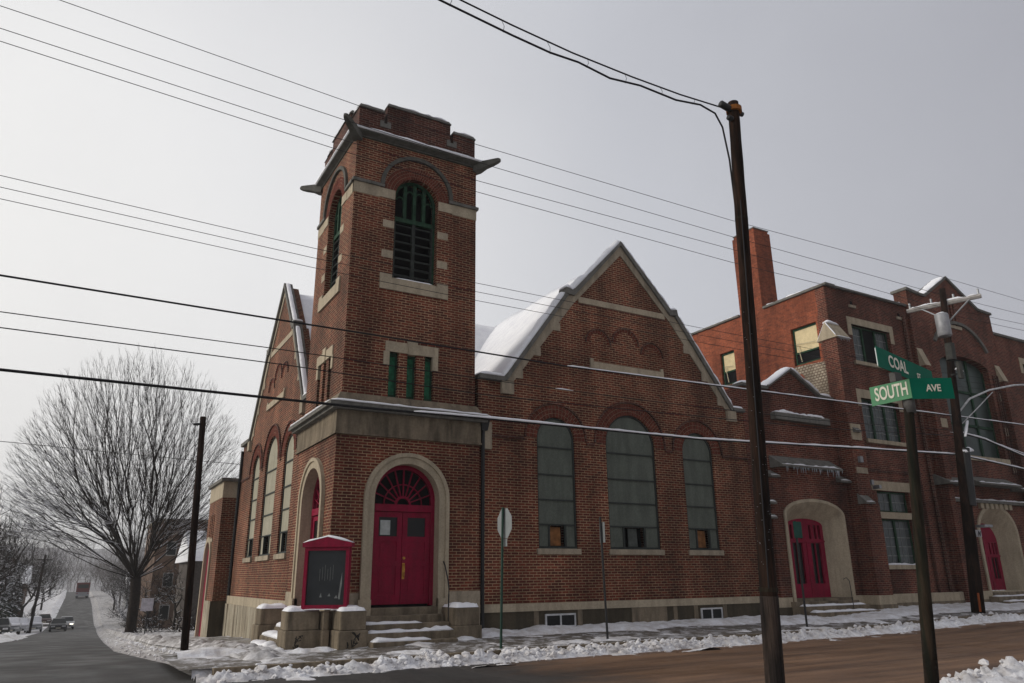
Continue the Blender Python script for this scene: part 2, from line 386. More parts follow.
def snow_side():
    m = MB(); ys = arange(-3.2, 12, .07) + arange(12.2, 60, .25) + arange(61, 260, 1.2); nx = 64
    for y in ys:
        for i in range(nx):
            u = -.55 + 4.6 * i / (nx - 1); x = XR(y) + u
            z = ZR(x, y) if u < .85 else ZS(x, y)
            if y < -2.75: z = ZR(x, y)
            berm = math.exp(-((u - .95 - .45 * ss(22, 4, y) - .25 * fb(0, y, .4, 3)) / (.46)) ** 2) * ss(-3.4, -1.2, y)
            lump = max(.1, .6 + .8 * fb(x, y, 2.2, 1) + .4 * abs(fb(x, y, 6, 2)))
            h = (.15 if y < 60 else .1) * berm * lump - .03 + .07 * berm * abs(fb(x, y, 7, 14))
            h3 = .09 * fb(x, y, .9, 12) - .040 + .05 * ss(6, 16, y)
            if y < 0: h3 -= .02
            m.v.append((x, y, z + max(h, h3 if u > .95 else -.05)))
    m.f = [(j * nx + i, j * nx + i + 1, (j + 1) * nx + i + 1, (j + 1) * nx + i) for j in range(len(ys) - 1) for i in range(nx - 1)]
    return m.build('snow', SLUSH, None, True)
tag(snow_side(), 'lumpy roadside snow bank on the church side of the downhill road', 'snow', kind='stuff')
def snow_left():
    m = MB(); ys = arange(10, 260, .9); nx = 24
    for y in ys:
        for i in range(nx):
            u = -14 * (i / (nx - 1)) ** 1.5 + .4; x = XL(y) + u
            k_ = 3.4 * ss(52, 62, y) * ss(130, 122, y); h = .34 * math.exp(-((u + .7 + k_) / .8) ** 2) * max(.2, .7 + fb(x, y, .8, 3)) - .03 + .12 * ss(-1.2 - k_, -3 - k_, u)
            m.v.append((x, y, max(ZR(x, y), zg(x, y) + .06) + h))
    m.f = [(j * nx + i, j * nx + i + 1, (j + 1) * nx + i + 1, (j + 1) * nx + i) for j in range(len(ys) - 1) for i in range(nx - 1)]
    return m.build('snow', DSNOW, None, True)
tag(snow_left(), 'snow bank along the far left side of the downhill road', 'snow', kind='stuff')
def snow_near(x, y):
    yc = -9.98 - .1 * fb(x, 0, .6, 2); b = math.exp(-((y - yc) / .4) ** 2) * ss(4.4, 6.2, x)
    return (-.28 if y > -10 else -.20) + max(.2 * b * max(0.1, .55 + .7 * fb(x, y, 3.7, 1) + .9 * abs(fb(x, y, 7, 2))) - .03 + (.05 * ss(4.6, 6, x) if y < yc else 0), -.04)
tag(grid(arange(4.2, 16, .06), arange(-13, -9.3, .06), snow_near, 'snow', DSNOW),
    'ploughed snow heap at the near kerb, bottom right', 'snow', kind='stuff')

# broken clods of snow on the ploughed ridges
def clods(n, seed, fn, name_of):
    rg = random.Random(seed); m = MB(); bm = bmesh.new(); bmesh.ops.create_icosphere(bm, subdivisions=1, radius=1)
    V0_ = [v.co.copy() for v in bm.verts]; F0_ = [tuple(v.index for v in f.verts) for f in bm.faces]; bm.free()
    for _ in range(n):
        x, y, z, r = fn(rg); o = rg.uniform(0, 50)
        m.add([(x + v.x * r * (1 + .9 * noise.noise(v * 1.3 + Vector((o, 0, 0)))), y + v.y * r * (1 + .9 * noise.noise(v * 1.3 + Vector((o, 4, 0)))), z + v.z * r * .75 * (1 + .6 * noise.noise(v * 1.6 + Vector((o, 9, 0))))) for v in V0_], F0_)
    o = m.build('snow', DSNOW, None, False); tag(o, name_of, 'snow', kind='stuff')
def f1(rg):
    x = rg.uniform(-2.6, 24) if rg.random() < .6 else rg.uniform(-2.6, 8); r = rg.uniform(.02, .05) if rg.random() < .8 else rg.uniform(.05, .095)
    y = -3.15 + .12 * fb(x, 0, .5, 3) + rg.gauss(-.02, .20); return x, y, snow_front(x, y) + r * .05, r
clods(1500, 3, f1, 'broken lumps of ploughed snow along the kerb')
def f2(rg):
    y = rg.uniform(-3, 30) if rg.random() < .7 else rg.uniform(-3, 9); x = XR(y) + .95 + .25 * fb(0, y, .4, 3) + rg.gauss(-.1, .3); r = rg.uniform(.02, .05) if rg.random() < .85 else rg.uniform(.05, .09)
    return x, y, ZR(x, y) + .07 - (.08 if x < XR(y) + .6 else 0), r
clods(450, 5, f2, 'broken lumps of dirty snow along the downhill road')
def f3(rg):
    x = rg.uniform(5.1, 14); r = rg.uniform(.015, .05) if rg.random() < .8 else rg.uniform(.05, .09); y = -9.98 - .1 * fb(x, 0, .6, 2) + rg.gauss(0, .22)
    return x, y, snow_near(x, y), r
clods(420, 8, f3, 'broken lumps of snow at the near kerb')

# ================================================================== THE CHURCH
church = empty('church', (0, 0, 0), 'dark brown brick church with a square corner bell tower, snowy gables and crimson doors', 'church')
W, D = 3.64, 3.45
# ---------- tower, lower stage
m = MB()
dF = archp(1.76, .90, -.3, 2.98)
m.panel('Y', 0, .5, [(0, -.3), (W, -.3), (W, 4.4), (0, 4.4)], [[(u, max(z, -.29)) for u, z in dF]])
dL = archp(1.66, .90, -.3, 2.98)
m.panel('X', 0, .5, [(.5, -.5), (D, -.5), (D, 4.4), (.5, 4.4)], [[(u, max(z, -.49)) for u, z in dL]])
m.box(W - .5, W, .5, D, -.3, 4.4); m.box(.5, W - .5, D - .4, D, -.3, 4.4)
tower = m.build('tower_wall', BR, church)
# ---------- stone dado at tower foot
def dado(pl, o, u0, u1, z0, z1, out=.03): return MB().pbox(pl, u0, u1, o - out, o + .1, z0, z1)
m = MB()
for pl, c, e in (('Y', 1.76, W + .02), ('X', 1.66, D)):
    m.pbox(pl, -.03 if pl == 'Y' else .1, c - 1.06, -.03, .1, -.5, .92); m.pbox(pl, c + 1.06, e, -.03, .1, -.5, .92)
m.build('stone_base', ST, church)
# ---------- doors: stone arch, recess, red doors, fanlight
def church_door(pl, c, o, paper=False):
    fr = MB()
    fr.ring(pl, o - .05, o + .42, c, 2.98, .80, .99, n=28)
    fr.pbox(pl, c - .99, c - .80, o - .05, o + .42, -.1, 2.98); fr.pbox(pl, c + .80, c + .99, o - .05, o + .42, -.1, 2.98)
    fr.ring(pl, o - .085, o + .0, c, 2.98, .96, 1.05, n=28)
    fr.pbox(pl, c - 1.05, c - .96, o - .085, o, -.1, 2.98); fr.pbox(pl, c + .96, c + 1.05, o - .085, o, -.1, 2.98)
    fr.pbox(pl, c - 1.09, c - .80, o - .1, o + .02, -.12, .78); fr.pbox(pl, c + .80, c + 1.09, o - .1, o + .02, -.12, .78)
    fr.build('door_arch', STL, church)
    d = MB(); y0 = o + .22
    d.panel(pl, y0 + .1, y0 + .16, archp(c, .80, .5, 2.98))
    back = d.build('fanlight_glass', VOID, church)
    d = MB()
    d.ring(pl, y0, y0 + .09, c, 2.98, .70, .80, n=24)
    d.pbox(pl, c - .80, c - .70, y0, y0 + .09, .62, 2.98); d.pbox(pl, c + .70, c + .80, y0, y0 + .09, .62, 2.98)
    d.pbox(pl, c - .70, c + .70, y0 - .03, y0 + .09, 2.70, 2.86)
    d.ring(pl, y0 + .02, y0 + .08, c, 2.86, .15, .20, n=14)
    d.ring(pl, y0 + .02, y0 + .08, c, 2.86, .46, .48, n=20)
    for k in range(1, 10):
        a = math.pi * k / 10; ca, sa = math.cos(a), math.sin(a); w_ = .013
        r1 = .8 if a == 0 else .78
        p0 = (c + .19 * ca, 2.86 + .19 * sa); p1 = (c + .72 * ca, 2.86 + (.12 + .70) * sa)
        n_ = (-sa * w_, ca * w_)
        d.panel(pl, y0 + .025, y0 + .07, [(p0[0] - n_[0], p0[1] - n_[1]), (p1[0] - n_[0], p1[1] - n_[1]), (p1[0] + n_[0], p1[1] + n_[1]), (p0[0] + n_[0], p0[1] + n_[1])])
    d.build('door_frame', RED, church)
    for s in (-1, 1):
        u0, u1 = (c - .695, c - .006) if s < 0 else (c + .006, c + .695)
        lf = MB(); yy = y0 + .02
        lf.pbox(pl, u0, u0 + .12, yy, yy + .05, .66, 2.69); lf.pbox(pl, u1 - .12, u1, yy, yy + .05, .66, 2.69)
        for z0, z1 in ((.66, .86), (1.48, 1.60), (2.02, 2.14), (2.57, 2.69)): lf.pbox(pl, u0 + .12, u1 - .12, yy, yy + .05, z0, z1)
        lf.pbox(pl, u0 + .12, u1 - .12, yy + .018, yy + .045, .86, 1.48); lf.pbox(pl, u0 + .12, u1 - .12, yy + .018, yy + .045, 1.60, 2.02)
        for z0, z1 in ((.92, 1.42), (1.66, 1.96)): lf.pbox(pl, u0 + .18, u1 - .18, yy + .008, yy + .02, z0, z1)
        leaf = lf.build('door', RED, church)
        MB().pbox(pl, u0 + .12, u1 - .12, yy + .02, yy + .03, 2.14, 2.57).build('pane', GLS, leaf)
        if paper and s < 0:
            MB().pbox(pl, u0 + .16, u0 + .40, yy + .010, yy + .015, 2.17, 2.50).build('paper_notice', plain('paper', (.42, .44, .42), .8), leaf)
        if s > 0 and paper:
            h = MB(); hx = u0 + .05
            h.tube([PT(pl, hx, yy - .01, 1.52), PT(pl, hx, yy - .07, 1.50), PT(pl, hx, yy - .075, 1.36), PT(pl, hx + .01, yy - .02, 1.24)], .014, 6)
            h.tube([PT(pl, hx, yy, 1.66), PT(pl, hx, yy - .03, 1.66)], .03, 10)
            h.pbox(pl, hx - .03, hx + .03, yy - .006, yy, 1.20, 1.55); h.build('handle', BRASS, leaf)
church_door('Y', 1.76, 0, True); church_door('X', 1.66, 0)
MB().box(.5, 3.1, .7, 3.0, -.2, .62).build('porch_floor', STD, church)
# ---------- belt + cornice + sloped shoulder
MB().box(-.03, W + .03, -.03, D + .03, 4.37, 4.95).build('stone_band', STD, church)
MB().box(-.05, W + .05, -.05, D + .05, 4.37, 4.42).build('stone_band_moulding', STD, church)
cor = MB().box(-.16, W + .16, -.16, D + .12, 4.93, 5.00)
cor.box(-.25, W + .25, -.25, D + .2, 5.0, 5.085); cn = cor.build('cornice', STG, church)
s_ = MB().snow([(-.2, D, 5.085), (-.19, -.19, 5.085)], .16, .05, 1); s_.snow([(-.23, -.19, 5.085), (W + .2, -.19, 5.085)], .17, .055, 2)
s_.build('snow', SNOW, cn, True)
I = .09
MB().frustum((-.1, W + .1, -.1, D + .1), 5.085, (I - .04, W - I + .04, I - .04, D - I + .04), 5.36).build('tower_shoulder', STD, church)
# ---------- tower, upper stage with openings
U0, U1, V0, V1, ZT = I, W - I, I, D - I, 12.2
def tower_face(m, pl, c, o0, o1, a, b):
    holes = [archp(c, .60, 8.44, 10.76)]
    for k in (-1, 0, 1): holes.append(rect(c + k * .47 - .12, c + k * .47 + .12, 5.37, 6.5))
    m.panel(pl, o0, o1, rect(a, b, 5.36, ZT), holes)
m = MB()
cF, cL = 1.80, 1.70
tower_face(m, 'Y', cF, V0, V0 + .42, U0, U1); tower_face(m, 'Y', cF, V1 - .42, V1, U0, U1)
tower_face(m, 'X', cL, U0, U0 + .42, V0 + .42, V1 - .42); tower_face(m, 'X', cL, U1 - .42, U1, V0 + .42, V1 - .42)
m.build('upper_tower_wall', BR, church)
def belfry(pl, c, o, full=True):
    vs_ = voussoirs(pl, o, c, 10.76, .605, 4, .088, 30, 'brick_arch', church)
    h = MB().ring(pl, o - .07, o + .02, c, 10.98, .93, 1.03, n=26); h.build('hood_mould', STK, church)
    # opening timber
    f = MB(); y = o + .16
    f.ring(pl, y, y + .08, c, 10.76, .52, .60, n=20); f.pbox(pl, c - .6, c - .54, y, y + .08, 8.44, 10.76); f.pbox(pl, c + .54, c + .6, y, y + .08, 8.44, 10.76)
    f.pbox(pl, c - .54, c + .54, y - .01, y + .09, 10.12, 10.24)
    for k in (-.27, 0, .27):
        f.pbox(pl, c + k - .045, c + k + .045, y, y + .08, 10.24, 10.76 + math.sqrt(.56 ** 2 - k * k))
    for k in (-.405, -.135, .135, .405):
        f.ring(pl, y + .01, y + .06, c + k, 10.76 if abs(k) > .2 else 10.98, .07, .10, n=8)
    w = f.build('belfry_window', GRND, church)
    lv = MB(); lv.pbox(pl, c - .045, c + .045, y, y + .08, 8.44, 10.12)
    lv.pbox(pl, c - .54, c - .5, y, y + .1, 8.44, 10.12); lv.pbox(pl, c + .5, c + .54, y, y + .1, 8.44, 10.12)
    z = 8.62
    while z < 10.1:
        for a, b in ((c - .5, c - .045), (c + .045, c + .5)):
            A = [PT(pl, a, y, z - .04), PT(pl, b, y, z - .04), PT(pl, b, y + .22, z + .09), PT(pl, a, y + .22, z + .09)]
            B = [(p[0], p[1], p[2] + .03) for p in A]
            lv.add(A + B, [(0, 1, 2, 3), (4, 5, 6, 7), (0, 1, 5, 4), (1, 2, 6, 5), (2, 3, 7, 6), (3, 0, 4, 7)])
        z += .235
    lv.build('louvres', plain('dark_louvre', (.035, .04, .035), .8, var=.4), w)
    # stone blocks + sill
    b = MB()
    for s in (-1, 1):
        for z0 in (8.96, 9.80):
            u = (c - .61 - .3, c - .61) if s < 0 else (c + .61, c + .61 + .3)
            b.pbox(pl, u[0], u[1], o - .012, o + .1, z0, z0 + .2)
    build_each(b, 'stone_block', STL, church)
    sl = MB().pbox(pl, c - .93, c + .93, o - .05, o + .12, 8.10, 8.40); sl.pbox(pl, c - .93, c - .62, o - .04, o + .1, 8.4, 8.52); sl.pbox(pl, c + .62, c + .93, o - .04, o + .1, 8.4, 8.52)
    so = sl.pbox(pl, c - .6, c + .6, o - .02, o + .3, 8.4, 8.44).build('sill', STL, church)
    MB().snow([PT(pl, c - .55, o + .06, 8.44), PT(pl, c + .55, o + .06, 8.44)], .12, .05, 3).build('snow', SNOW, so, True)
belfry('Y', cF, V0); belfry('X', cL, U0)
b = MB()
for pl, c, o, a, e in (('Y', cF, V0, U0 - .012, U1 + .012), ('X', cL, U0, V0 + .01, V1)):
    for u0, u1 in ((a, c - 1.03), (c + 1.03, e)): b.pbox(pl, u0, u1, o - .012, o + .1, 10.60, 10.90)
    for u0, u1 in ((c - 1.03, c - .615), (c + .615, c + 1.03)): b.pbox(pl, u0, u1, o - .022, o + .1, 10.62, 10.88)
b.box(U1 - .1, U1 + .012, V0 + .1, V1, 10.6, 10.9); build_each(b, 'stone_band', STL, church)
b = MB()
for pl, c, o, a, e in (('Y', cF, V0, U0 - .06, U1 + .06), ('X', cL, U0, V0 + .02, V1)):
    for u0, u1 in ((a, c - .92), (c + .92, e)): b.pbox(pl, u0, u1, o - .06, o + .1, 10.902, 10.985)
b.box(U1 - .1, U1 + .06, V0 + .1, V1, 10.902, 10.985); build_each(b, 'string_course', STG, church)
def slit_windows(pl, c, o):
    l = MB().pbox(pl, c - .70, c + .70, o - .03, o + .1, 6.50, 6.76)
    for s in (-1, 1): l.pbox(pl, c + s * .645 - .055 - .04, c + s * .645 + .055, o - .025, o + .1, 6.16, 6.50)
    l.panel(pl, o - .05, o + .1, [(c - .10, 6.48), (c + .10, 6.48), (c + .14, 6.84), (c - .14, 6.84)])
    l.build('lintel', STL, church)
    for k in (-1, 0, 1):
        u = c + k * .47; f = MB()
        f.pbox(pl, u - .12, u - .085, o + .1, o + .2, 5.37, 6.5); f.pbox(pl, u + .085, u + .12, o + .1, o + .2, 5.37, 6.5)
        f.pbox(pl, u - .085, u + .085, o + .1, o + .2, 6.42, 6.5); f.pbox(pl, u - .085, u + .085, o + .1, o + .2, 5.37, 5.45)
        w = f.build('slit_window', GRND, church)
        MB().pbox(pl, u - .085, u + .085, o + .14, o + .18, 5.45, 6.42).build('pane', GRN, w)
slit_windows('Y', cF, V0); slit_windows('X', cL, U0)
# ---------- tower cornice, gargoyles, battlements
c_ = MB().box(U0 - .03, U1 + .03, V0 - .03, V1 + .03, 12.225, 12.262)
c_.frustum((U0 - .035, U1 + .035, V0 - .035, V1 + .035), 12.262, (U0 - .15, U1 + .15, V0 - .15, V1 + .15), 12.315)
c_.box(U0 - .17, U1 + .17, V0 - .17, V1 + .17, 12.315, 12.36)
co = c_.build('tower_cornice', STK, church)
MB().snow([(U0 - .14, V1 + .1, 12.365), (U0 - .14, V0 - .14, 12.365), (U1 + .14, V0 - .14, 12.365), (U1 + .14, V1, 12.365)], .14, .085, 4, rag=.2).build('snow', SNOW, co, True)
for (x, y, dx, dy) in ((U0, V0, -1, -1), (U1, V0, 1, -1), (U0, V1, -1, 1), (U1, V1, 1, 1)):
    g = MB(); d = Vector((dx, dy, 0)).normalized(); n_ = Vector((-d.y, d.x, 0)); p = Vector((x, y, 12.2))
    secs = [(-.05, .13, -.12, .18), (.12, .12, -.09, .18), (.30, .09, .0, .20), (.52, .075, .06, .22), (.66, .06, .11, .23), (.72, .035, .14, .21)]
    vs_ = []
    for t, w_, z0, z1 in secs:
        q = p + d * t; vs_ += [tuple(q + n_ * w_ + Vector((0, 0, z0))), tuple(q - n_ * w_ + Vector((0, 0, z0))), tuple(q - n_ * w_ * .8 + Vector((0, 0, z1))), tuple(q + n_ * w_ * .8 + Vector((0, 0, z1)))]
    fs = [(0, 1, 2, 3), (20, 23, 22, 21)]
    for i in range(5):
        for k in range(4): fs.append((4 * i + k, 4 * i + (k + 1) % 4, 4 * i + 4 + (k + 1) % 4, 4 * i + 4 + k))
    g.add(vs_, fs); g.build('gargoyle', STK, church)
def merl(a, b):
    return [(a, 12.36), (b, 12.36), (b, 13.12), (b - .68, 13.16), (b - .68, 12.82), (b - .77, 12.82), (b - .77, 13.36), ((a + b) / 2 + .35, 13.40),
            ((a + b) / 2 + .35, 13.36), ((a + b) / 2 - .1, 13.37), ((a + b) / 2 - .1, 13.42), (a + .77, 13.40), (a + .77, 12.82), (a + .68, 12.82), (a + .68, 13.16), (a, 13.12)]
P0 = .03
pr_ = MB()
pr_.panel('Y', V0 + P0, V0 + P0 + .32, merl(U0 + P0, U1 - P0)); pr_.panel('Y', V1 - P0 - .32, V1 - P0, merl(U0 + P0, U1 - P0))
pr_.panel('X', U0 + P0, U0 + P0 + .32, [(max(V0 + P0 + .32, min(V1 - P0 - .32, u)), z) for u, z in merl(V0 + P0, V1 - P0)])
pr_.panel('X', U1 - P0 - .32, U1 - P0, [(max(V0 + P0 + .32, min(V1 - P0 - .32, u)), z) for u, z in merl(V0 + P0, V1 - P0)])
bat = pr_.build('battlement', BRD, church)
cp = MB(); sn = MB()
for pl, o, a, b in (('Y', V0 + P0, U0 + P0, U1 - P0), ('Y', V1 - P0 - .32, U0 + P0, U1 - P0), ('X', U0 + P0, V0 + P0, V1 - P0), ('X', U1 - P0 - .32, V0 + P0, V1 - P0)):
    e = .04
    for (u0, u1, z0) in ((a, a + .68, 13.14), (a + .77, b - .77, 13.39), (b - .68, b, 13.14)):
        cp.panel('X' if pl == 'Y' else 'Y', u0 - .015, u1 + .015, [(o - e, z0), (o + .32 + e, z0), (o + .30, z0 + .11), (o + .02, z0 + .11)]) if 0 else None
        pp = [PT(pl, u0 - .02, o - e, z0), PT(pl, u1 + .02, o - e, z0), PT(pl, u1 + .02, o + .32 + e, z0), PT(pl, u0 - .02, o + .32 + e, z0),
              PT(pl, u0 + .03, o + .03, z0 + .12), PT(pl, u1 - .03, o + .03, z0 + .12), PT(pl, u1 - .03, o + .29, z0 + .12), PT(pl, u0 + .03, o + .29, z0 + .12)]
        if pl == 'X': pp = [(x, min(max(y, V0 + P0 + .33), V1 - P0 - .33), z) for x, y, z in pp]
        cp.add(pp, [(0, 1, 2, 3), (4, 5, 6, 7), (0, 1, 5, 4), (1, 2, 6, 5), (2, 3, 7, 6), (3, 0, 4, 7)])
        sn.snow([PT(pl, u0 + .05, o + .10, z0 + .10), PT(pl, u1 - .05, o + .10, z0 + .10)], .22, .05, u0 * 9, rag=1.2)
    for u in (a + .725, b - .725):
        cp.pbox(pl, u - .15, u + .15, o - .02, o + .1, 12.70, 12.822)
        cp.pbox(pl, u - .15, u - .045, o - .02, o + .1, 12.822, 12.89); cp.pbox(pl, u + .045, u + .15, o - .02, o + .1, 12.822, 12.89)
cpo = cp.build('battlement_coping', STG, church); sn.build('snow', SNOW, cpo, True)
MB().box(U0 + .3, U1 - .3, V0 + .3, V1 - .3, 12.0, 12.3).build('tower_roof', SNOW, church)
MB().box(U0 + .7, U1 - .7, V0 + .7, V1 - .7, 9.3, 11.9).build('dark_belfry_core', VOID, church)  # added black box standing in for the shade behind the belfry openings

# ---------- the two gabled nave fronts (south: plane Y; west: plane X)
def gable_front(pl, o, c, k, lo, hi, zbase, panelmat, name, z_app, zfoot):
    hw = 4.08 * k; ht = z_app - zfoot
    def S(u): return c + u * k
    up = [(0, z_app), (-1.74, z_app - 1.93), (-1.98, z_app - 1.93), (-4.08, zfoot)]
    lft = [(S(u), z) for u, z in up]; rgt = [(S(-u), z) for u, z in reversed(up)]
    outer = [(lo, zbase)] + [(lo, zfoot)] + lft[::-1] + [(S(1.74), z_app - 1.93)] * 0 + rgt[::-1][1:] * 0
    outer = [(lo, -1.2), (lo, zfoot - .04), (S(-4.08), zfoot - .04), (S(-2.02), z_app - 2.06), (S(-1.82), z_app - 2.06), (S(0), z_app - .10),
             (S(1.82), z_app - 2.06), (S(2.02), z_app - 2.06), (S(4.08), zfoot - .04), (hi, zfoot - .04), (hi, -1.2)]
    dx = 2.53 * k
    wins = [(c - dx, .60 * k ** .5, 4.72), (c, .88 * k ** .5, 4.74), (c + dx, .60 * k ** .5, 4.72)]
    holes = [archp(u, h, 1.9, z) for u, h, z in wins]
    bw = [(5.96 - 8.54 + c, .38)] if pl == 'Y' else []
    m = MB().panel(pl, o, o + .4, outer, holes)
    wall = m.build(name, BR, church)
    # window arches, windows
    for i, (u, h, z) in enumerate(wins):
        voussoirs(pl, o, u, z, h + .004, 3 if i != 1 else 3, .115, int(20 + 14 * (i == 1)), 'brick_arch', church)
        MB().ring(pl, o - .05, o + .01, u, z, h + .352, h + .40, n=22).build('arch_moulding', BRD, church)
        f = MB(); y = o + .045
        f.ring(pl, y, y + .06, u, z, h - .05, h, n=20); f.pbox(pl, u - h, u - h + .05, y, y + .06, 1.9, z); f.pbox(pl, u + h - .05, u + h, y, y + .06, 1.9, z)
        f.pbox(pl, u - h + .05, u + h - .05, y, y + .06, 1.9, 1.96)
        for zz in (2.50, 3.13, 3.78, 4.50): f.pbox(pl, u - h + .05, u + h - .05, y - .01, y + .06, zz - .018, zz + .018)
        a_ = .42 * h
        f.pbox(pl, u - a_ - .025, u - a_ + .025, y - .005, y + .06, 1.96, 2.482); f.pbox(pl, u + a_ - .025, u + a_ + .025, y - .005, y + .06, 1.96, 2.482)
        w = f.build('window', FRM, church)
        pn = MB().panel(pl, y + .025, y + .04, [(u - h + .03, 2.49)] + [(u - (h - .03) * math.cos(math.pi * q / 18), z + (h - .03) * math.sin(math.pi * q / 18)) for q in range(19)] + [(u + h - .03, 2.49)])
        pn.pbox(pl, u - h + .05, u - a_ - .02, y + .025, y + .04, 1.96, 2.482); pn.pbox(pl, u + a_ + .02, u + h - .05, y + .025, y + .04, 1.96, 2.482)
        pn.build('pane', panelmat, w)
        MB().pbox(pl, u - a_, u + a_, y + .2, y + .22, 1.96, 2.48).build('dark_opening', VOID, w)
        if pl == 'Y' and i != 1:
            MB().panel(pl, y + .1, y + .12, [(u - a_ + .03, 1.98), (u + a_ - .09, 1.98), (u + a_ - .10, 2.44), (u - a_ + .03, 2.46)]).build('plywood_board', PLY, w)
        if pl == 'Y' and i == 1:
            cu = MB()
            for q in range(6): cu.tube([PT(pl, u - .12 + q * .055, y + .13, 1.98), PT(pl, u - .12 + q * .05, y + .12, 2.46)], .028, 6)
            cu.build('curtain', plain('grey_curtain', (.10, .11, .10), .9), w)
        so = MB().pbox(pl, u - h - .06, u + h + .06, o - .06, o + .2, 1.76, 1.9).build('sill', ST, w)
    # string of darker bricks at the springing
    b = MB(); xs = [lo] + sum([[u - h - .39, u + h + .39] for u, h, z in wins], []) + [hi]
    for a, e in zip(xs[::2], xs[1::2]):
        if e > a: b.pbox(pl, a, e, o - .03, o + .01, 4.63, 4.70)
    build_each(b, 'brick_string_course', BRD, church)
    # blind arcade + sill + collar band
    zc = z_app - 3.35
    for q, (du, r, dz) in enumerate(((-.98, .32, .0), (.02, .37, .12), (1.0, .30, -.12))):
        voussoirs(pl, o, S(du), zc + dz - .05, r * k ** .5, 1, .1, 12, 'blind_arch', church)
        MB().ring(pl, o - .035, o + .01, S(du), zc + dz - .05, r * k ** .5 + .1, r * k ** .5 + .14, n=12).build('arch_moulding', BRD, church)
    so = MB().pbox(pl, S(-1.3), S(1.38), o - .06, o + .1, z_app - 4.17, z_app - 3.98)
    so.pbox(pl, S(-1.3), S(-1.2), o - .05, o + .1, z_app - 3.98, z_app - 3.88); so.pbox(pl, S(1.28), S(1.38), o - .05, o + .1, z_app - 3.98, z_app - 3.88)
    so.build('sill', STL, church)
    MB().pbox(pl, S(-1.62), S(1.62), o - .02, o + .1, z_app - 2.24, z_app - 2.06).build('collar_band', STL, church)
    # coping: inner stone verge flush with the wall face + projecting cap, each side
    for s in (-1, 1):
        def Q(u, z): return (S(s * u), z)
        vg = MB()
        vg.panel(pl, o - .03, o + .1, [Q(0, z_app - .42), Q(0, z_app - .10), Q(1.80, z_app - 2.06), Q(2.02, z_app - 2.10), Q(4.06, zfoot - .04), Q(3.84, zfoot - .06), Q(1.80, z_app - 2.30)])
        for t in (.30, .62, .9):    # toothed blocks
            u = 1.84 + (3.92 - 1.84) * t; z = z_app - 2.32 + (zfoot - .06 - (z_app - 2.32)) * t
            vg.panel(pl, o - .025, o + .1, [Q(u - .17, z - .14), Q(u + .10, z - .14), Q(u + .0, z + .10), Q(u - .17, z + .10)])
        vg.build('gable_verge', ST, church)
        cp = MB()
        cw_ = .30 if pl == 'Y' else .18; cp.panel(pl, o - .10, o + cw_, [Q(-.0, z_app - .10), Q(0, z_app + .04), Q(1.86, z_app - 1.92), Q(2.08, z_app - 1.86), Q(2.12, z_app - 2.06), Q(1.80, z_app - 2.08)])
        cp.panel(pl, o - .095, o + cw_, [Q(2.0, z_app - 2.09), Q(2.13, z_app - 2.06), Q(4.14, zfoot + .04), Q(4.08, zfoot - .09)])
        e = (lo if s < 0 else hi); ee = max(S(-4.14), lo) if s < 0 else min(S(4.14), hi)
        if abs(e - S(s * 4.12)) > .05: cp.pbox(pl, min(e, S(s * 4.12)), max(e, S(s * 4.12)), o - .12, o + .42, zfoot - .09, zfoot + .03)
        co = cp.build('gable_coping', STG, church)
        sn = MB()
        def PP(u, z): return PT(pl, S(s * u), o + (.08 if pl == 'Y' else .03), z)
        sn.snow([PP(0, z_app + .03), PP(1.86, z_app - 1.93)], .38 if pl == 'Y' else .15, .15 if pl == 'Y' else .08, 3 + s, rag=.4)
        sn.snow([PP(1.86, z_app - 1.88), PP(2.12, z_app - 1.87)], .4, .16, 5)
        sn.snow([PP(2.13, z_app - 2.07), PP(4.14, zfoot + .04)], .38 if pl == 'Y' else .15, .15 if pl == 'Y' else .08, 8 + s, rag=.4)
        if abs(e - S(s * 4.12)) > .05: sn.snow([PT(pl, S(s * 4.12), o + .12, zfoot + .03), PT(pl, e, o + .12, zfoot + .03)], .5, .10, 2)
        sn.build('snow', SNOW, co, True)
        MB().pbox(pl, *(sorted((S(s * 3.86), S(s * 4.22)))), o - .10, o + .15, zfoot - .42, zfoot - .09).build('kneeler_stone', ST, church)
    return S
gable_front('Y', .125, 8.54, 1.0, W + .02, 13.15, .6, PANEL, 'front_gable_wall', 11.04, 6.22)
gable_front('X', .2545, 7.785, .90, D + .02, 12.8, .6, PANELW, 'side_gable_wall', 10.80, 6.05)
# foundation: water table + basement stones
b = MB().box(W + .03, 13.15, .03, .12, .42, .60); b.build('water_table', STL, church)
b = MB().box(W + .03, 13.15, .06, .12, -.5, .418); bo = b.build('basement_wall', BASE, church)
for x in (5.25, 6.55, 8.2, 9.7, 10.45, 11.55): MB().box(x - .07 * (x not in (8.2,)), x + (.07 if x != 8.2 else 1.2), .045, .1, -.1, .416).build('basement_pier', STD, bo)
for x0, x1 in ((5.5, 6.4), (10.62, 11.42)):
    f = MB(); y = .02
    f.box(x0, x1, y, .06, .30, .34); f.box(x0, x1, y, .06, .02, .06)
    for a in (x0, (x0 + x1) / 2 - .02, x1 - .04): f.box(a, a + .04, y, .06, .06, .30)
    w = f.build('basement_window', plain('white_frame', (.5, .5, .5), .5), church); MB().box(x0 + .04, x1 - .04, y + .02, .058, .06, .30).build('pane', GLS, w)
b = MB().box(.16, .2540, D + .05, 12.8, .42, .68); b.build('water_table', STL, church)
b = MB()
y = D + .05
random.seed(3)
while y < 12.75:
    w_ = random.choice((.45, .7, .9)); b.box(.12 + random.random() * .05, .25, y, min(12.78, y + w_) - .012, -1.3, .419); y += w_
b.build('foundation_stones', STW, church)
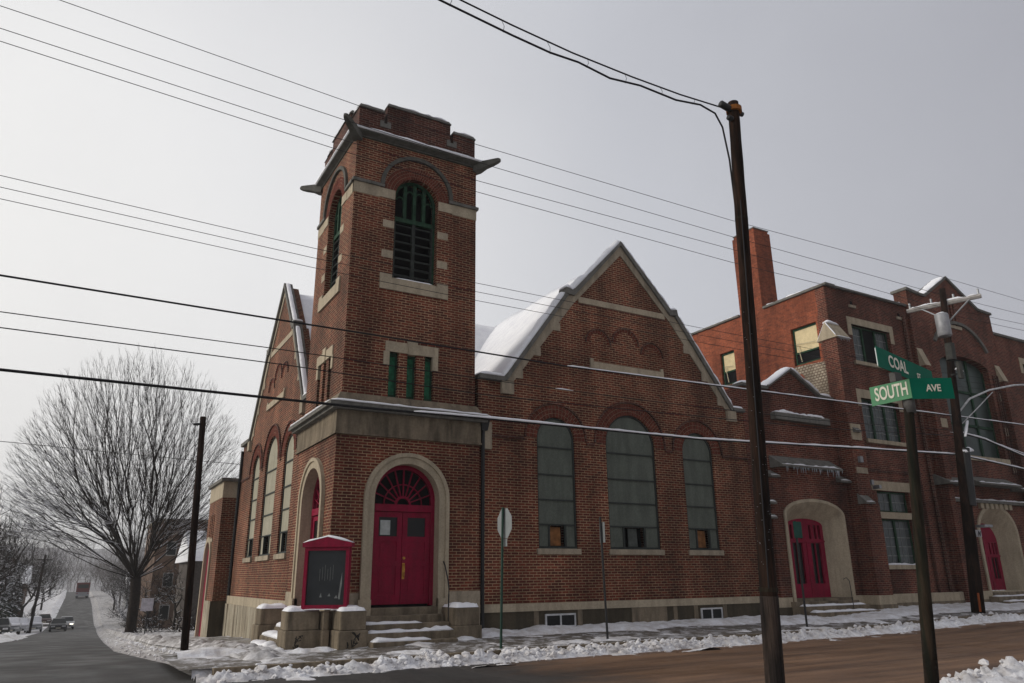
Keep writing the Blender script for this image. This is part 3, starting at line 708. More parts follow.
# nave body and roofs
b = MB().box(3.0, 12.9, .5, 15.4, -1, 5.9); b.box(.6, 13.0, 4.4, 12.5, -1, 5.9); b.build('nave_wall', BR, church)
def roof_prism(m, pl, o0, o1, c, hw, zb, za, dz=0):
    m.panel(pl, o0, o1, [(c - hw, zb - .2), (c - hw, zb + dz), (c, za + dz), (c + hw, zb + dz), (c + hw, zb - .2)])
rf = MB(); roof_prism(rf, 'Y', .52, 16, 8.54, 4.05, 5.95, 10.72); roof_prism(rf, 'X', .65, 16, 7.785, 3.72, 5.95, 10.5)
roof = rf.build('roof', SLATE, church)
rs = MB()
for pl, o0, o1, c, hw, zb, za in (('Y', .53, 16.1, 8.54, 4.2, 5.86, 10.83), ('X', .66, 16.1, 7.785, 3.85, 5.86, 10.62)):
    n1, n2 = 60, 14; base = len(rs.v)
    for j in range(n1 + 1):
        for i in range(2 * n2 + 1):
            t = (i - n2) / n2; o = o0 + (o1 - o0) * j / n1; u = c + t * hw
            z = za + (zb - za) * abs(t) - .10 * math.exp(-(t * 9) ** 2)
            z += .06 * noise.noise(Vector((o * .8, u * .8, 1))) + .03 + .035 * noise.noise(Vector((o * 2.6, u * 2.6, 4)))
            rs.v.append(PT(pl, u, o, z))
    k = 2 * n2 + 1
    rs.f += [(base + j * k + i, base + j * k + i + 1, base + (j + 1) * k + i + 1, base + (j + 1) * k + i) for j in range(n1) for i in range(2 * n2)]
rs.build('snow', SNOW, roof, True)
# right end corner block beside tower band, downspouts
MB().box(W + .12, W + .36, .0, .3, 4.30, 4.98).build('stone_block', ST, church)
dsp = MB().tube([(W + .12, .03, 4.95), (W + .12, .03, 4.4), (W + .11, .03, -.05)], .05, 8)
dsp.frustum((W + .04, W + .2, -.08, .1), 4.75, (W - .0, W + .24, -.12, .1), 5.0); dsp.build('downspout', BLK, church)
MB().tube([(.2, 12.70, 5.8), (.2, 12.70, -.6)], .05, 8).build('downspout', BLK, church)
# low wing at the far end of the side
wg = MB().panel('X', -.30, .2, rect(12.85, 15.8, -1.3, 4.1), [[(u, max(z, -1.25)) for u, z in archp(14.9, .62, -1.29, 2.0)], rect(14.2, 14.4, 2.7, 3.6), rect(14.6, 14.8, 2.7, 3.6), rect(15.0, 15.2, 2.7, 3.6)])
wg.box(.2, 3, 12.85, 15.8, -1.3, 4.1); wg.build('wing_wall', BR, church)
MB().box(-.32, 3.0, 12.83, 15.82, 4.1, 4.68).build('stone_band', STL, church)
wc = MB().box(-.42, 3.0, 12.7, 15.9, 4.68, 4.80).build('cornice', STG, church)
MB().snow([(-.30, 12.8, 4.80), (-.30, 15.85, 4.80)], .2, .05, 2).build('snow', SNOW, wc, True)
a_ = MB().ring('X', -.36, -.2, 14.9, 2.0, .60, .78, n=16); a_.pbox('X', 14.12, 14.30, -.36, -.2, -1.2, 2.0); a_.pbox('X', 15.50, 15.68, -.36, -.2, -1.2, 2.0); a_.build('door_arch', STL, church)
MB().panel('X', -.24, -.18, archp(14.9, .6, -.9, 2.0)).build('door', RED, church)
for u in (14.2, 14.6, 15.0): MB().pbox('X', u, u + .2, -.2, -.15, 2.7, 3.6).build('slit_window', REDD, church)
MB().pbox('X', 14.1, 15.3, -.34, -.25, 2.58, 2.7).build('sill', STL, church)
MB().box(-.36, -.28, 12.8, 14.12, -1.3, .5).build('stone_base', STW, church)
MB().box(-.36, 0.2, 12.78, 12.86, -1.3, .5).build('stone_base', BASE, church)

# ================================================================== steps and piers at the tower
def pier(x0, x1, y0, y1, zt, label, snow=True, zb=-.45):
    t = empty('stone_pier', ((x0 + x1) / 2, (y0 + y1) / 2, -.1), label, 'stone pier', 'stone piers of the tower steps')
    MB().box(x0, x1, y0, y1, .22, zt).build('shaft', STD, t, bev=.02)
    MB().box(x0 - .04, x1 + .04, y0 - .04, y1 + .04, zb, .225).build('plinth', STD, t, bev=.02)
    if snow:
        s = MB(); n1 = 12; base = 0
        for j in range(n1 + 1):
            for i in range(n1 + 1):
                a, b = i / n1, j / n1; e = min(a, 1 - a, b, 1 - b); h = .085 * min(1, e * 7) ** .5
                s.v.append((x0 + (x1 - x0) * a, y0 + (y1 - y0) * b, zt + h * (1 + .5 * noise.noise(Vector((a * 3 + x0, b * 3, 1)))) - .004))
        s.f = [(j * (n1 + 1) + i, j * (n1 + 1) + i + 1, (j + 1) * (n1 + 1) + i + 1, (j + 1) * (n1 + 1) + i) for j in range(n1) for i in range(n1)]
        s.build('snow', SNOW, t, True)
    return t
pier(2.60, 3.18, -.95, -.18, .60, 'snow-capped stone pier right of the front steps')
p3 = pier(.04, .58, -.95, -.18, .60, 'snow-capped stone pier left of the front steps, with black scrawl on its plinth')
p2 = pier(-.86, -.20, -.30, .25, .60, 'stone pier at the corner under the left end of the notice board')
pier(-.86, -.22, 2.22, 2.78, .58, 'snow-capped stone pier at the far end of the side steps', zb=-.7)
t = empty('stone_pier', (-.1, -.45, -.1), 'pair of narrow stone blocks under the middle of the notice board', 'stone pier', 'stone piers of the tower steps')
MB().box(-.19, -.04, -.50, -.1, -.35, .22).build('plinth', STD, t, bev=.01); MB().box(-.17, -.05, -.46, -.06, .22, .58).build('shaft', STD, t, bev=.01)
MB().box(-.03, .035, -.35, .0, -.35, .58).build('block', STD, t)
def scrawl(parent, x, y, z, seed):
    r = random.Random(seed); g = MB()
    for k in range(7):
        a = (x + r.uniform(-.1, .1), z + r.uniform(-.1, .1)); pts = [(a[0] + r.uniform(-.08, .08), y, a[1] + r.uniform(-.09, .09)) for _ in range(4)]
        g.tube(pts, .009, 4)
    g.build('scrawl', BLK, parent)
scrawl(p3, .30, -.992, .04, 2); scrawl(p2, -.66, -.342, -.03, 5)
st = empty('front_steps', (1.6, -.6, -.15), 'snowy stone steps leading up to the crimson front door', 'steps')
zz = [.0, .15, .30, .45, .60]; yy = [-1.28, -.98, -.68, -.38, -.08]
for i, (z, y) in enumerate(zip(zz, yy)):
    x0, x1 = (.60, 2.58) if i > 0 else (.62, 2.5)
    s = MB().box(x0, x1, y, (yy[i + 1] if i < 4 else .5), -.4, z).build('step', STD, st, bev=.012)
    if i < 3:
        MB().snow([(x0 + .02, y + .15, z), (x1 - (.03 if i else .6) - .5 * (i == 2) * 1.2, y + .15, z)], .27, .05 + .02 * (i < 2), i * 3, rag=.5).build('snow', SNOW, s, True)
st2 = empty('side_steps', (-.6, 1.2, -.3), 'snow-covered stone steps on the side of the tower between two piers', 'steps')
for i, (z, x) in enumerate(((-.12, -1.15), (.03, -.85), (.2, -.55), (.4, -.28))):
    y1 = 2.2 if i else 1.9; s = MB().box(x, (0, -.28, -.55, -.85)[0] if i == 3 else (-.85, -.55, -.28)[i], .28, y1, -.7, z).build('step', STD, st2, bev=.03)
    sx = x + .15
    MB().snow([(sx, .32, z), (sx, y1 - .05, z)], .28, .10, i, rag=.5).build('snow', SNOW, s, True)
hr = MB().tube([(2.70, .02, 1.62), (2.68, -.16, 1.5), (2.64, -.42, 1.18), (2.62, -.52, 1.02), (2.60, -.56, .85), (2.60, -.56, .3)], .016, 6)
tag(hr.build('handrail', BLK, None), 'thin black iron handrail curving down beside the crimson front door', 'handrail')

# ================================================================== notice board
nb = empty('notice_board', (-.1, -.40, .62), 'crimson peaked notice board with empty dark glass standing at the corner of the tower', 'notice board')
th = math.atan2(-.52, .85); cx, cy = -.19, -.50
def NBm(m):   # rotate local (x right, y depth, z) to world
    c, s = math.cos(th), math.sin(th); m.v = [(cx + x * c - y * s, cy + x * s + y * c, z) for x, y, z in m.v]; return m
hwb = .47
b = MB().box(-hwb, -hwb + .07, 0, .2, .62, 1.86); b.box(hwb - .07, hwb, 0, .2, .62, 1.86); b.box(-hwb + .07, hwb - .07, 0, .2, .62, .71); b.box(-hwb + .07, hwb - .07, 0, .2, 1.79, 1.86)
b.box(-hwb + .01, hwb - .01, .12, .19, .63, 1.85); NBm(b).build('cabinet', RED, nb)
b = MB().panel('Y', -.03, .23, [(-hwb - .05, 1.86), (hwb + .05, 1.86), (hwb + .05, 1.95), (0, 2.07), (-hwb - .05, 1.95)]); NBm(b).build('pediment', RED, nb)
b = MB().box(-hwb + .07, hwb - .07, .05, .07, .71, 1.79); NBm(b).build('glass', glass('board_glass', (.03, .034, .036), .18), nb)
b = MB()
for a_, c_2, w_, h_ in ((-.12, .86, .05, .09), (.05, .88, .06, .06), (.19, .84, .07, .06), (.28, .82, .03, .28)):
    b.panel('Y', .046, .049, [(a_, c_2), (a_ + w_, c_2), (a_ + w_ * .6, c_2 + h_)])
b.panel('Y', .0465, .0475, [(.27, .84), (.31, .86), (.335, 1.12), (.33, 1.36), (.30, 1.12)])  # tall pale sliver: a glare streak painted on the glass
for q_ in range(6): b.box(-.14 + .055 * q_, -.135 + .055 * q_, .047, .049, 1.18 + .03 * (q_ % 2), 1.42 + .04 * (q_ % 3))
NBm(b).build('torn_paper_and_glare', plain('torn_paper_and_glare', (.20, .21, .20), .8), nb)
b = MB().snow([(-hwb - .05, .1, 1.95), (0, .1, 2.07), (hwb + .05, .1, 1.95)], .27, .045, 6, rag=.3); b.snow([(-hwb, .02, .625), (hwb, .02, .625)], .05, .02, 1) ; NBm(b).build('snow', SNOW, nb, True)

# ================================================================== entrance wing + school building
sch = empty('school_building', (18.1, 0, 0), 'old three storey brick school with green window frames, tall chimney and low entrance wing', 'school')
FY = .125
# --- low entrance wing between church and school
m = MB().panel('Y', FY, FY + .4, [(13.16, -.2), (13.16, 7.05), (14.3, 7.05), (14.36, 7.12), (15.55, 7.82), (16.9, 7.05), (17.9, 7.0), (17.9, -.2)], [[(u, max(z, -.19)) for u, z in archp(15.68, 1.2, -.19, 3.0, .4)]])
m.box(13.16, 13.5, FY + .4, 6, -.2, 7.05)
m.build('wing_wall', BRS, sch)
MB().box(13.5, 18.0, .53, 6, 6.4, 6.6).build('wing_roof', SNOW, sch)
cp = MB()
for a, b in (((13.12, 7.05), (14.34, 7.05)), ((14.30, 7.08), (15.55, 7.83)), ((15.55, 7.83), (16.9, 7.05)), ((16.86, 7.05), (17.9, 6.99))):
    cp.panel('Y', .0, .6, [a, b, (b[0], b[1] + .09), (a[0], a[1] + .09)])
co = cp.build('parapet_coping', STG, sch)
s = MB()
for a, b in (((13.12, 7.13), (13.75, 7.13)), ((14.1, 7.13), (14.32, 7.16)), ((14.32, 7.16), (15.55, 7.92)), ((15.55, 7.92), (16.9, 7.14)), ((16.9, 7.13), (17.5, 7.08))):
    s.snow([(a[0], .22, a[1]), (b[0], .22, b[1])], .52, .12, a[0], rag=.3)
s.build('snow', SNOW, co, True)
sl = MB().box(14.42, 17.1, -.08, .2, 6.05, 6.28).build('ledge', STG, sch)
MB().snow([(14.45, .02, 6.28), (17.0, .02, 6.26)], .2, .09, 3, rag=.8).build('snow', SNOW, sl, True)
# door bay with sloping hood
BY = -.08
arc = [[(u, max(z, -.19)) for u, z in archp(15.68, 1.43, -.19, 3.0, .45)]]
MB().panel('Y', BY, FY - .003, rect(13.75, 17.5, -.2, 4.12), arc).build('door_bay', BRS, sch)
MB().panel('Y', BY - .03, FY - .003, rect(14.2, 16.95, 4.123, 4.46)).build('bay_top', BRS, sch)
def hood(x0, x1, zt, zb, yo, nm='sloped_hood', snow=True, y1=FY):
    h = MB(); vs_ = []
    for x in (x0, x1): vs_ += [(x, y1, zt), (x, yo, zb + .05), (x, yo, zb), (x, y1, zb)]
    h.add(vs_, [(0, 1, 2, 3), (7, 6, 5, 4), (0, 4, 5, 1), (1, 5, 6, 2), (2, 6, 7, 3), (3, 7, 4, 0)])
    o = h.build(nm, STG, sch)
    if snow: MB().snow([(x0 + .03, yo + .05, zb + .07), (x1 - .03, yo + .05, zb + .07)], .09, .04, x0, rag=.7).build('snow', SNOW, o, True)
    return o
hd = hood(14.12, 17.02, 4.86, 4.46, -.38)
hood(13.72, 14.12, 4.38, 4.12, -.26); hood(17.02, 17.54, 4.38, 4.12, -.26)
ic = MB(); rr = random.Random(4)
for k in range(34):
    x = rr.uniform(14.2, 17.0); ic.tube([(x, -.36, 4.46), (x, -.36, 4.46 - rr.uniform(.05, .28))], [.014, .002], 4)
ic.build('icicles', plain('ice', (.4, .43, .46), .2), hd)
# splayed stone arch: loft from outer arch to inner arch
def splay(o0, o1, c, hw0, z0b, zs0, r0, hw1, c1, zs1, r1, parent, frame=.10, name='splayed_stone_arch', n=20):
    A = archp(c, hw0, z0b, zs0, r0, n); B = archp(c1, hw1, z0b, zs1, r1, n); A2 = archp(c, hw0 + frame, z0b, zs0, r0 + frame, n)
    g = MB(); k = len(A)
    vs_ = [(u, o0, z) for u, z in A2] + [(u, o0 - .0, z) for u, z in A] + [(u, o1, z) for u, z in B] + [(u, o0 + .1, z) for u, z in A2]
    fs = []
    for i in range(k - 1):
        for a, b in ((3, 0), (0, 1), (1, 2)): fs.append((a * k + i, a * k + i + 1, b * k + i + 1, b * k + i))
    g.add(vs_, fs); return g.build(name, STL, parent)
splay(BY - .05, .45, 15.68, 1.33, -.15, 3.0, .42, .86, 15.76, 2.70, .22, sch)
def school_door(c, hw, y, zb, zs, rs, lbl=None):
    d = MB().panel('Y', y, y + .1, archp(c, hw, zb, zs, rs), [rect(c + s * hw * .5 - hw * .27, c + s * hw * .5 + hw * .27, zb + .42, zs - .55) for s in (-1, 1)] +
                   [rect(c + q * hw * .21 - hw * .065, c + q * hw * .21 + hw * .065, zs - .42, zs + .02) for q in (-4 + .3, -2.6, -1.2, 1.2, 2.6, 3.7)])
    for s in (-1, 1): d.box(c + s * hw * .5 - .02, c + s * hw * .5 + .02, y + .02, y + .06, zb + .42, zs - .55)
    d.box(c - hw, c + hw, y - .03, y, zs - .52, zs - .46); d.box(c - .02, c + .02, y - .015, y, zb, zs - .52)
    o = d.build('double_door', RED, sch); MB().box(c - hw, c + hw, y + .07, y + .09, zb, zs + .05).build('pane', GLS, o)
school_door(15.76, .86, .42, .5, 2.72, .22)
MB().box(14.3, 17.1, -.1, 1.2, -.3, .5).build('door_threshold', STD, sch)
for i, (z, y) in enumerate(((.14, -1.0), (.30, -.65), (.42, -.30))):
    o = MB().box(14.1, 17.0, y, (-.65, -.30, -.1)[i], -.3, z).build('step', STD, sch)
    if i < 2: MB().snow([(14.15, y + .17, z), (16.9, y + .17, z)], .3, .06, i, rag=.4).build('snow', SNOW, o, True)
o = MB().tube([(16.1, -.75, .2), (16.1, -.72, 1.0), (16.05, -.66, 1.1), (15.98, -.6, 1.05)], .012, 6).build('handrail', BLK, sch)
MB().box(13.16, 14.2, BY - .03, FY, .27, .55).build('water_table', STL, sch); MB().box(13.1, 14.18, BY - .06, FY, -.3, .268).build('stone_base', BASE, sch)
MB().box(17.1, 45, BY - .03, FY, .27, .55).build('water_table', STL, sch); MB().box(17.12, 45, BY - .05, FY, -.3, .268).build('stone_base', STD, sch)
for x, z, y in ((13.45, 3.3, -.06), (13.4, 2.85, -.06)): hood(x - .12, x + .45, z + .3, z, -.2, 'offset_stone')
MB().box(13.42, 13.46, FY - .03, FY, .6, 5.0).build('stone_edge', STD, sch)
# --- corner buttress
b = MB().box(17.56, 18.22, -.46, FY - .002, 3.4, 9.2); b.box(17.56, 18.3, -.62, FY - .002, -.2, 3.4); b.build('corner_buttress', BRS, sch)
g = MB(); x0, x1 = 17.50, 18.28
g.add([(x0, .32, 9.2), (x0, -.54, 9.2), (x0, -.11, 9.86), (x1, .32, 9.2), (x1, -.54, 9.2), (x1, -.11, 9.86)], [(0, 1, 2), (5, 4, 3), (0, 3, 4, 1), (1, 4, 5, 2), (2, 5, 3, 0)])
go = g.build('gabled_cap', STL, sch)
g = MB().snow([(x0 + .05, -.08, 9.84), (x1 - .05, -.08, 9.84)], .22, .12, 1, rag=.4); g.snow([(x0 + .02, -.52, 9.20), (x0 + .02, -.11, 9.85)], .05, .05, 3); g.snow([(x0 + .02, .3, 9.20), (x0 + .02, -.11, 9.85)], .05, .05, 4); g.snow([(x0 + .02, -.53, 9.22), (x1, -.53, 9.22)], .05, .035, 6)
g.build('snow', SNOW, go, True)
g = MB()
for k in range(10): x = 17.62 + k * .06; g.tube([(x, -.54, 9.2), (x, -.54, 9.2 - .06 - .1 * ((k * 7) % 5) / 5)], [.012, .002], 4)
g.build('icicles', bpy.data.materials['ice'], go)
hood(17.52, 17.98, 3.75, 3.4, -.72, 'sloped_cap', y1=-.4)
o = MB().box(17.6, 18.1, -.5, -.44, 5.55, 6.1).build('stone_block', STL, sch)
hood(17.66, 17.96, 5.98, 5.8, -.62, 'small_ledge', y1=-.49)
MB().box(17.6, 18.15, -.49, -.44, 4.42, 4.62).build('stone_block', ST, sch); MB().box(17.75, 17.9, -.56, -.46, 4.78, 4.98).build('small_lamp_box', GSTEEL, sch)
MB().box(17.50, 18.36, -.66, -.06, .27, .55).build('water_table', STL, sch); MB().box(17.49, 18.37, -.68, -.06, -.3, .268).build('stone_base', STD, sch)
# --- main front wall with window openings
ZP = 11.32
cols = [(19.35, 21.45), (31.2, 33.2), (35.2, 37.2), (39.2, 41.2)]
holes = []
for i, (a, b) in enumerate(cols):
    holes += [rect(a, b + (.2 if i == 0 else 0), 8.70, 10.15), rect(a - .1, b, 5.8, 7.3), rect(a, b - .3, 3.26, 3.98), rect(a, b - .3, 1.48, 3.02)]
sw = MB().panel('Y', FY, FY + .4, [(18.1, -.2), (18.1, 11.45), (23.0, 11.45), (23.0, -.2)], holes[:4])
sw.panel('Y', FY, FY + .4, [(29.0, -.2), (29.0, ZP - .1), (45, ZP - .1), (45, -.2)], holes[4:])
sw.build('school_wall', BRS, sch)
cw = MB().panel('Y', FY - .15, FY + .4, [(23.0, -.2), (23.0, 12.15), (23.9, 12.05), (24.2, 12.05), (26.0, 13.2), (28.0, 12.1), (29.0, 12.05), (29.0, -.2)],
                [archp(26.2, 1.75, 5.6, 9.3, .45), [(u, max(z, -.19)) for u, z in archp(26.2, 1.25, -.19, 2.6, 1.0)]] + [rect(25.9 + q * .26, 26.02 + q * .26, 11.1, 12.1) for q in (-1, 0, 1)])
cw.build('centre_bay_wall', BRS, sch)
MB().panel('X', 18.1 - .004, 18.5, [(FY + .4, -.2), (FY + .4, 11.45), (9, 11.55), (9, -.2)], [rect(.68, 1.85, 8.75, 10.22), rect(4.80, 5.60, 8.80, 10.22)]).build('side_wall', BRO, sch)
MB().panel('X', 18.1 - .006, 18.2, [(.15, 8.6), (.15, 11.4), (.55, 11.4), (.52, 10.6), (.60, 10.2), (.58, 8.6)]).build('corner_bricks', BRS, sch)
r_ = MB(); rr = random.Random(2)
pts = [(.46, 6.2), (.5, 8.62), (1.85, 8.72)] + [(1.80 - t * 1.1 + rr.uniform(-.16, .16), 8.62 - t * 2.1) for t in [i / 16 for i in range(17)]] + [(.55, 6.3)]
r_.panel('X', 18.1 - .02, 18.15, pts); r_.build('rubble_patch', RUB, sch)
MB().box(18.5, 45, .6, 9, 11.0, 11.2).build('flat_roof', SNOW, sch)
ch = MB().box(18.1 - .007, 19.05, 3.05, 4.25, 11.2, 15.0); ch.box(18.14, 19.0, 3.1, 4.2, 15.0, 15.12); cho = ch.build('chimney', BRO, sch)
MB().box(18.12, 19.03, 3.07, 4.23, 15.12, 15.16).build('snow', STG, cho)
cp = MB().box(18.02, 18.55, -.02, 3.0, 11.45, 11.54); cp.box(18.02, 18.55, 4.3, 9, 11.52, 11.60); cp.box(18.55, 22.95, .02, .6, 11.45, 11.53); cp.box(29.05, 45, .02, .6, ZP - .1, ZP)
cp.panel('Y', -.1, .6, [(22.95, 12.15), (23.9, 12.05), (24.2, 12.05), (26.0, 13.2), (28.0, 12.1), (29.05, 12.05), (29.05, 12.15), (28.05, 12.2), (26.0, 13.32), (24.15, 12.16), (23.9, 12.16), (22.95, 12.26)])
co = cp.build('parapet_coping', STG, sch)
s = MB().snow([(18.2, .1, 11.54), (18.2, 2.9, 11.55)], .3, .05, 2, rag=.9); s.snow([(18.2, 4.4, 11.6), (18.2, 8.9, 11.6)], .3, .05, 2, rag=.5); s.snow([(18.7, .2, 11.53), (22.8, .2, 11.53)], .3, .04, 4, rag=1); s.snow([(24.2, .2, 12.16), (25.95, .2, 13.3)], .6, .08, 4, rag=.4)
s.snow([(26.1, .2, 13.3), (28, .2, 12.2), (29, .2, 12.15)], .3, .04, 4, rag=.9); s.build('snow', SNOW, co, True)
for x in (19.5, 22.4): o = MB().box(x - .12, x + .25, FY - .06, FY, 10.82, 10.92).build('scupper', ST, sch); MB().box(x, x + .12, FY - .02, FY + .01, 10.93, 11.08).build('hole', VOID, o)
def swindow(a, b, z0, z1, lights, y=FY + .14, blind=False, mat=GLG, pl='Y', rows=0, dark=()):
    f = MB(); t = .06
    f.pbox(pl, a, b, y, y + .08, z1 - t, z1); f.pbox(pl, a, b, y, y + .08, z0, z0 + t); us = [a + (b - a) * i / lights for i in range(lights + 1)]
    f.pbox(pl, a, a + t, y, y + .08, z0 + t, z1 - t); f.pbox(pl, b - t, b, y, y + .08, z0 + t, z1 - t)
    for u in us[1:-1]: f.pbox(pl, u - .05, u + .05, y - .01, y + .08, z0 + t, z1 - t)
    w = f.build('window', GRND if pl == 'Y' else plain('black_green_frame', (.012, .035, .024), .7), sch)
    for i in range(lights):
        u0, u1 = us[i] + .05, us[i + 1] - .05
        MB().pbox(pl, u0, u1, y + .04, y + .055, z0 + t, z1 - t).build('pane', VOID if i in dark else mat, w)
        if rows and i not in dark:
            g = MB()
            for r in range(1, rows): z = z0 + (z1 - z0) * r / rows; g.pbox(pl, u0, u1, y + .03, y + .042, z - .010, z + .010)
            for q in (1, 2): u = u0 + (u1 - u0) * q / 3; g.pbox(pl, u - .008, u + .008, y + .03, y + .041, z0 + t, z1 - t)
            g.build('glazing_bars', plain('lead_grey', (.22, .23, .22), .6), w)
    return w
def lintel(a, b, z0, z1, ear=.0):
    l = MB().box(a - .22, b + .22, FY - .025, FY + .1, z0, z1)
    if ear: l.box(a - .22, a - .002, FY - .02, FY + .1, z0 - ear, z0); l.box(b + .002, b + .22, FY - .02, FY + .1, z0 - ear, z0)
    l.build('lintel', STL, sch)
for i, (a, b) in enumerate(cols):
    b1 = b + (.2 if i == 0 else 0)
    swindow(a, b1, 8.7, 10.15, 3, rows=4, dark=(1,) if i == 0 else ()); lintel(a, b1, 10.15, 10.42, .45)
    swindow(a - .1, b, 5.8, 7.3, 3, rows=5); lintel(a - .1, b, 7.3, 7.62, .3)
    swindow(a, b - .3, 3.26, 3.98, 2, rows=2); MB().box(a - .15, b - .15, FY - .025, FY + .1, 3.03, 3.25).build('stone_transom', STL, sch); lintel(a - .05, b - .3, 3.99, 4.32)
    swindow(a, b - .3, 1.48, 3.02, 2, rows=5)
    for z, e in ((8.7, b1), (5.8, b), (1.48, b - .3)):
        o = MB().box(a - .15, e + .12, FY - .09, FY + .14, z - .14, z - .002).build('sill', STL, sch)
        if z < 2: MB().snow([(a - .1, FY - .0, z), (e, FY - .0, z)], .15, .07, a, rag=.5).build('snow', SNOW, o, True)
    MB().box(a - .4, b + .1, FY - .02, FY + .02, 4.62, 4.74).build('brick_band', BRD, sch)
# side wall windows (cream blind, open sash)
for a, b, z0, z1, drop in ((.68, 1.85, 8.75, 10.22, .45), (4.80, 5.60, 8.80, 10.22, .55)):
    f = MB(); x = 18.2
    for q in (a, b - .07): f.box(x, x + .08, q, q + .07, z0, z1)
    f.box(x, x + .08, a + .07, b - .07, z1 - .08, z1); f.box(x, x + .08, a + .07, b - .07, z0, z0 + .08); f.box(x - .02, x + .06, a + .07, b - .07, z0 + drop, z0 + drop + .06)
    w = f.build('window', bpy.data.materials.get('black_green_frame') or GRND, sch)
    MB().box(x + .03, x + .05, a + .07, b - .07, z0 + drop + .06, z1 - .08).build('cream_blind', BLIND, w)
    MB().box(x + .03, x + .05, a + .07, b - .07, z0 + .08, z0 + drop).build('pane', VOID, w)
    MB().tube([(x - .06, a + .15, z0 + .75), (x - .02, b - .1, z0 + .85)], .012, 4).tube([(x - .05, b - .2, z0 + .8), (x - .1, b - .35, z0 + .1)], .02, 4).build('loose_sash_bar', plain('cream_paint', (.5, .44, .3), .7), w)
# centre bay dressings
splay(FY - .2, .55, 26.2, 1.25, -.15, 2.6, 1.0, .80, 26.2, 2.25, .75, sch, .14)
school_door(26.2, .8, .5, .55, 2.3, .75)
MB().box(24.9, 27.5, -.15, 1.2, -.3, .5).build('door_threshold', STD, sch)
for i, (z, y) in enumerate(((.2, -.8), (.36, -.45))):
    o = MB().box(24.6, 27.8, y, (-.45, -.12)[i], -.3, z).build('step', STD, sch); MB().snow([(24.7, y + .17, z), (27.7, y + .17, z)], .3, .05, i).build('snow', SNOW, o, True)
y = FY + .1
f = MB()
for k in range(4): u = 24.45 + k * 3.5 / 3; f.box(u - .06, u + .06, y, y + .1, 5.6, 9.3 + .45 * math.sqrt(max(0, 1 - ((u - 26.2) / 1.75) ** 2)))
for z in (6.9, 8.3): f.box(24.45, 27.95, y, y + .09, z - .05, z + .05)
w = f.build('tall_window', GRND, sch)
MB().panel('Y', y + .05, y + .06, archp(26.2, 1.74, 5.6, 9.3, .44)).build('pane', plain('cloudy_green_glass', (.028, .045, .038), .4, var=.6, scale=1.2), w)
MB().ring('Y', FY - .24, FY - .14, 26.2, 9.0, 2.15, 2.28, math.radians(32), math.radians(148), 16).build('hood_mould', STG, sch)
o = bpy.data.objects['hood_mould']
for x, z in ((28.55, 8.1), (28.5, 6.6), (28.5, 5.1), (24.0, 8.1), (23.95, 6.6)): MB().box(x - .22, x + .22, FY - .17, FY - .1, z, z + .35).build('stone_block', STL, sch)
for k in range(3): MB().box(28.15 + k * .16, 28.22 + k * .16, FY - .2, FY - .1, 5.0, 9.2).build('brick_rib', BRD, sch)
for x in (23.2, 28.7):
    h = MB(); h.add([(x - .16, FY - .15, 9.7), (x + .2, FY - .15, 9.7), (x + .2, FY - .4, 8.95), (x - .16, FY - .4, 8.95), (x - .16, FY - .15, 8.95), (x + .2, FY - .15, 8.95)], [(0, 1, 2, 3), (0, 3, 4), (1, 5, 2), (3, 2, 5, 4), (0, 4, 5, 1)]); h.build('sloped_cap', STL, sch)
    MB().box(x - .14, x + .18, FY - .38, FY - .15, -.2, 8.95).build('bay_buttress', BRS, sch)
hood(22.85, 24.4, 4.75, 4.35, -.5, snow=True); hood(24.6, 27.5, 4.85, 4.4, -.62); hood(27.7, 29.3, 4.6, 4.3, -.5)
o = MB().box(23.4, 29.1, -.2, -.02, 3.75, 3.86).build('ledge', STG, sch); MB().snow([(23.5, -.12, 3.86), (29.0, -.12, 3.86)], .12, .05, 3, rag=.7).build('snow', SNOW, o, True)
for q in range(7): MB().box(25.2 + q * .33, 25.4 + q * .33, -.14, -.03, 3.55, 3.75).build('dentil', STL, sch)
MB().box(24.3, 28.1, FY - .2, FY + .1, 5.42, 5.6).build('sill', STL, sch)
for q in (-1, 0, 1): MB().box(25.9 + q * .26, 26.02 + q * .26, FY + .1, FY + .12, 11.1, 12.1).build('slit', VOID, sch)
MB().box(25.5, 26.5, FY - .2, FY - .14, 10.95, 11.08).build('sill', ST, sch)
MB().tube([(22.6, .04, 11.0), (22.6, .04, .5)], .06, 8).build('downspout', BRD, sch); MB().tube([(21.9, .05, 8.0), (21.9, .05, .5)], .05, 8).build('downspout', BRD, sch)
MB().box(22.9, 24.8, FY - .2, FY - .15, .3, .56).build('water_table', STL, sch)
# meter riser on the wall
gm = empty('gas_meter_riser', (18.78, -.12, .1), 'thin pipe with blue-grey sleeve on the brick wall right of the arched side door', 'pipe')
MB().tube([(18.78, -.02, 4.2), (18.80, -.04, 3.3), (18.80, -.06, 1.9)], .018, 6).build('conduit', GSTEEL, gm)
MB().tube([(18.80, -.12, .42), (18.80, -.12, 1.36)], .075, 12).build('sleeve', plain('sleeve_blue', (.15, .20, .23), .5), gm)
MB().tube([(18.80, -.12, 1.12), (18.80, -.12, 1.24)], .078, 12).build('sleeve_band', plain('teal_label', (.02, .22, .17), .5), gm)
MB().tube([(18.80, -.12, 1.36), (18.79, -.12, 1.5)], .035, 8).tube([(18.79, -.12, 1.5), (18.79, -.12, 1.74)], .09, 10).tube([(18.72, -.14, 1.86), (18.72, -.14, 1.74)], .05, 8).build('valve_head', GSTEEL, gm)
MB().box(18.68, 18.92, -.2, .04, .30, .42).build('foot_bracket', GSTEEL, gm)
fl = empty('flood_lamp', (18.8, -.05, 4.2), 'small twin flood lamp with snow on the brick wall above the grey pipe', 'lamp')
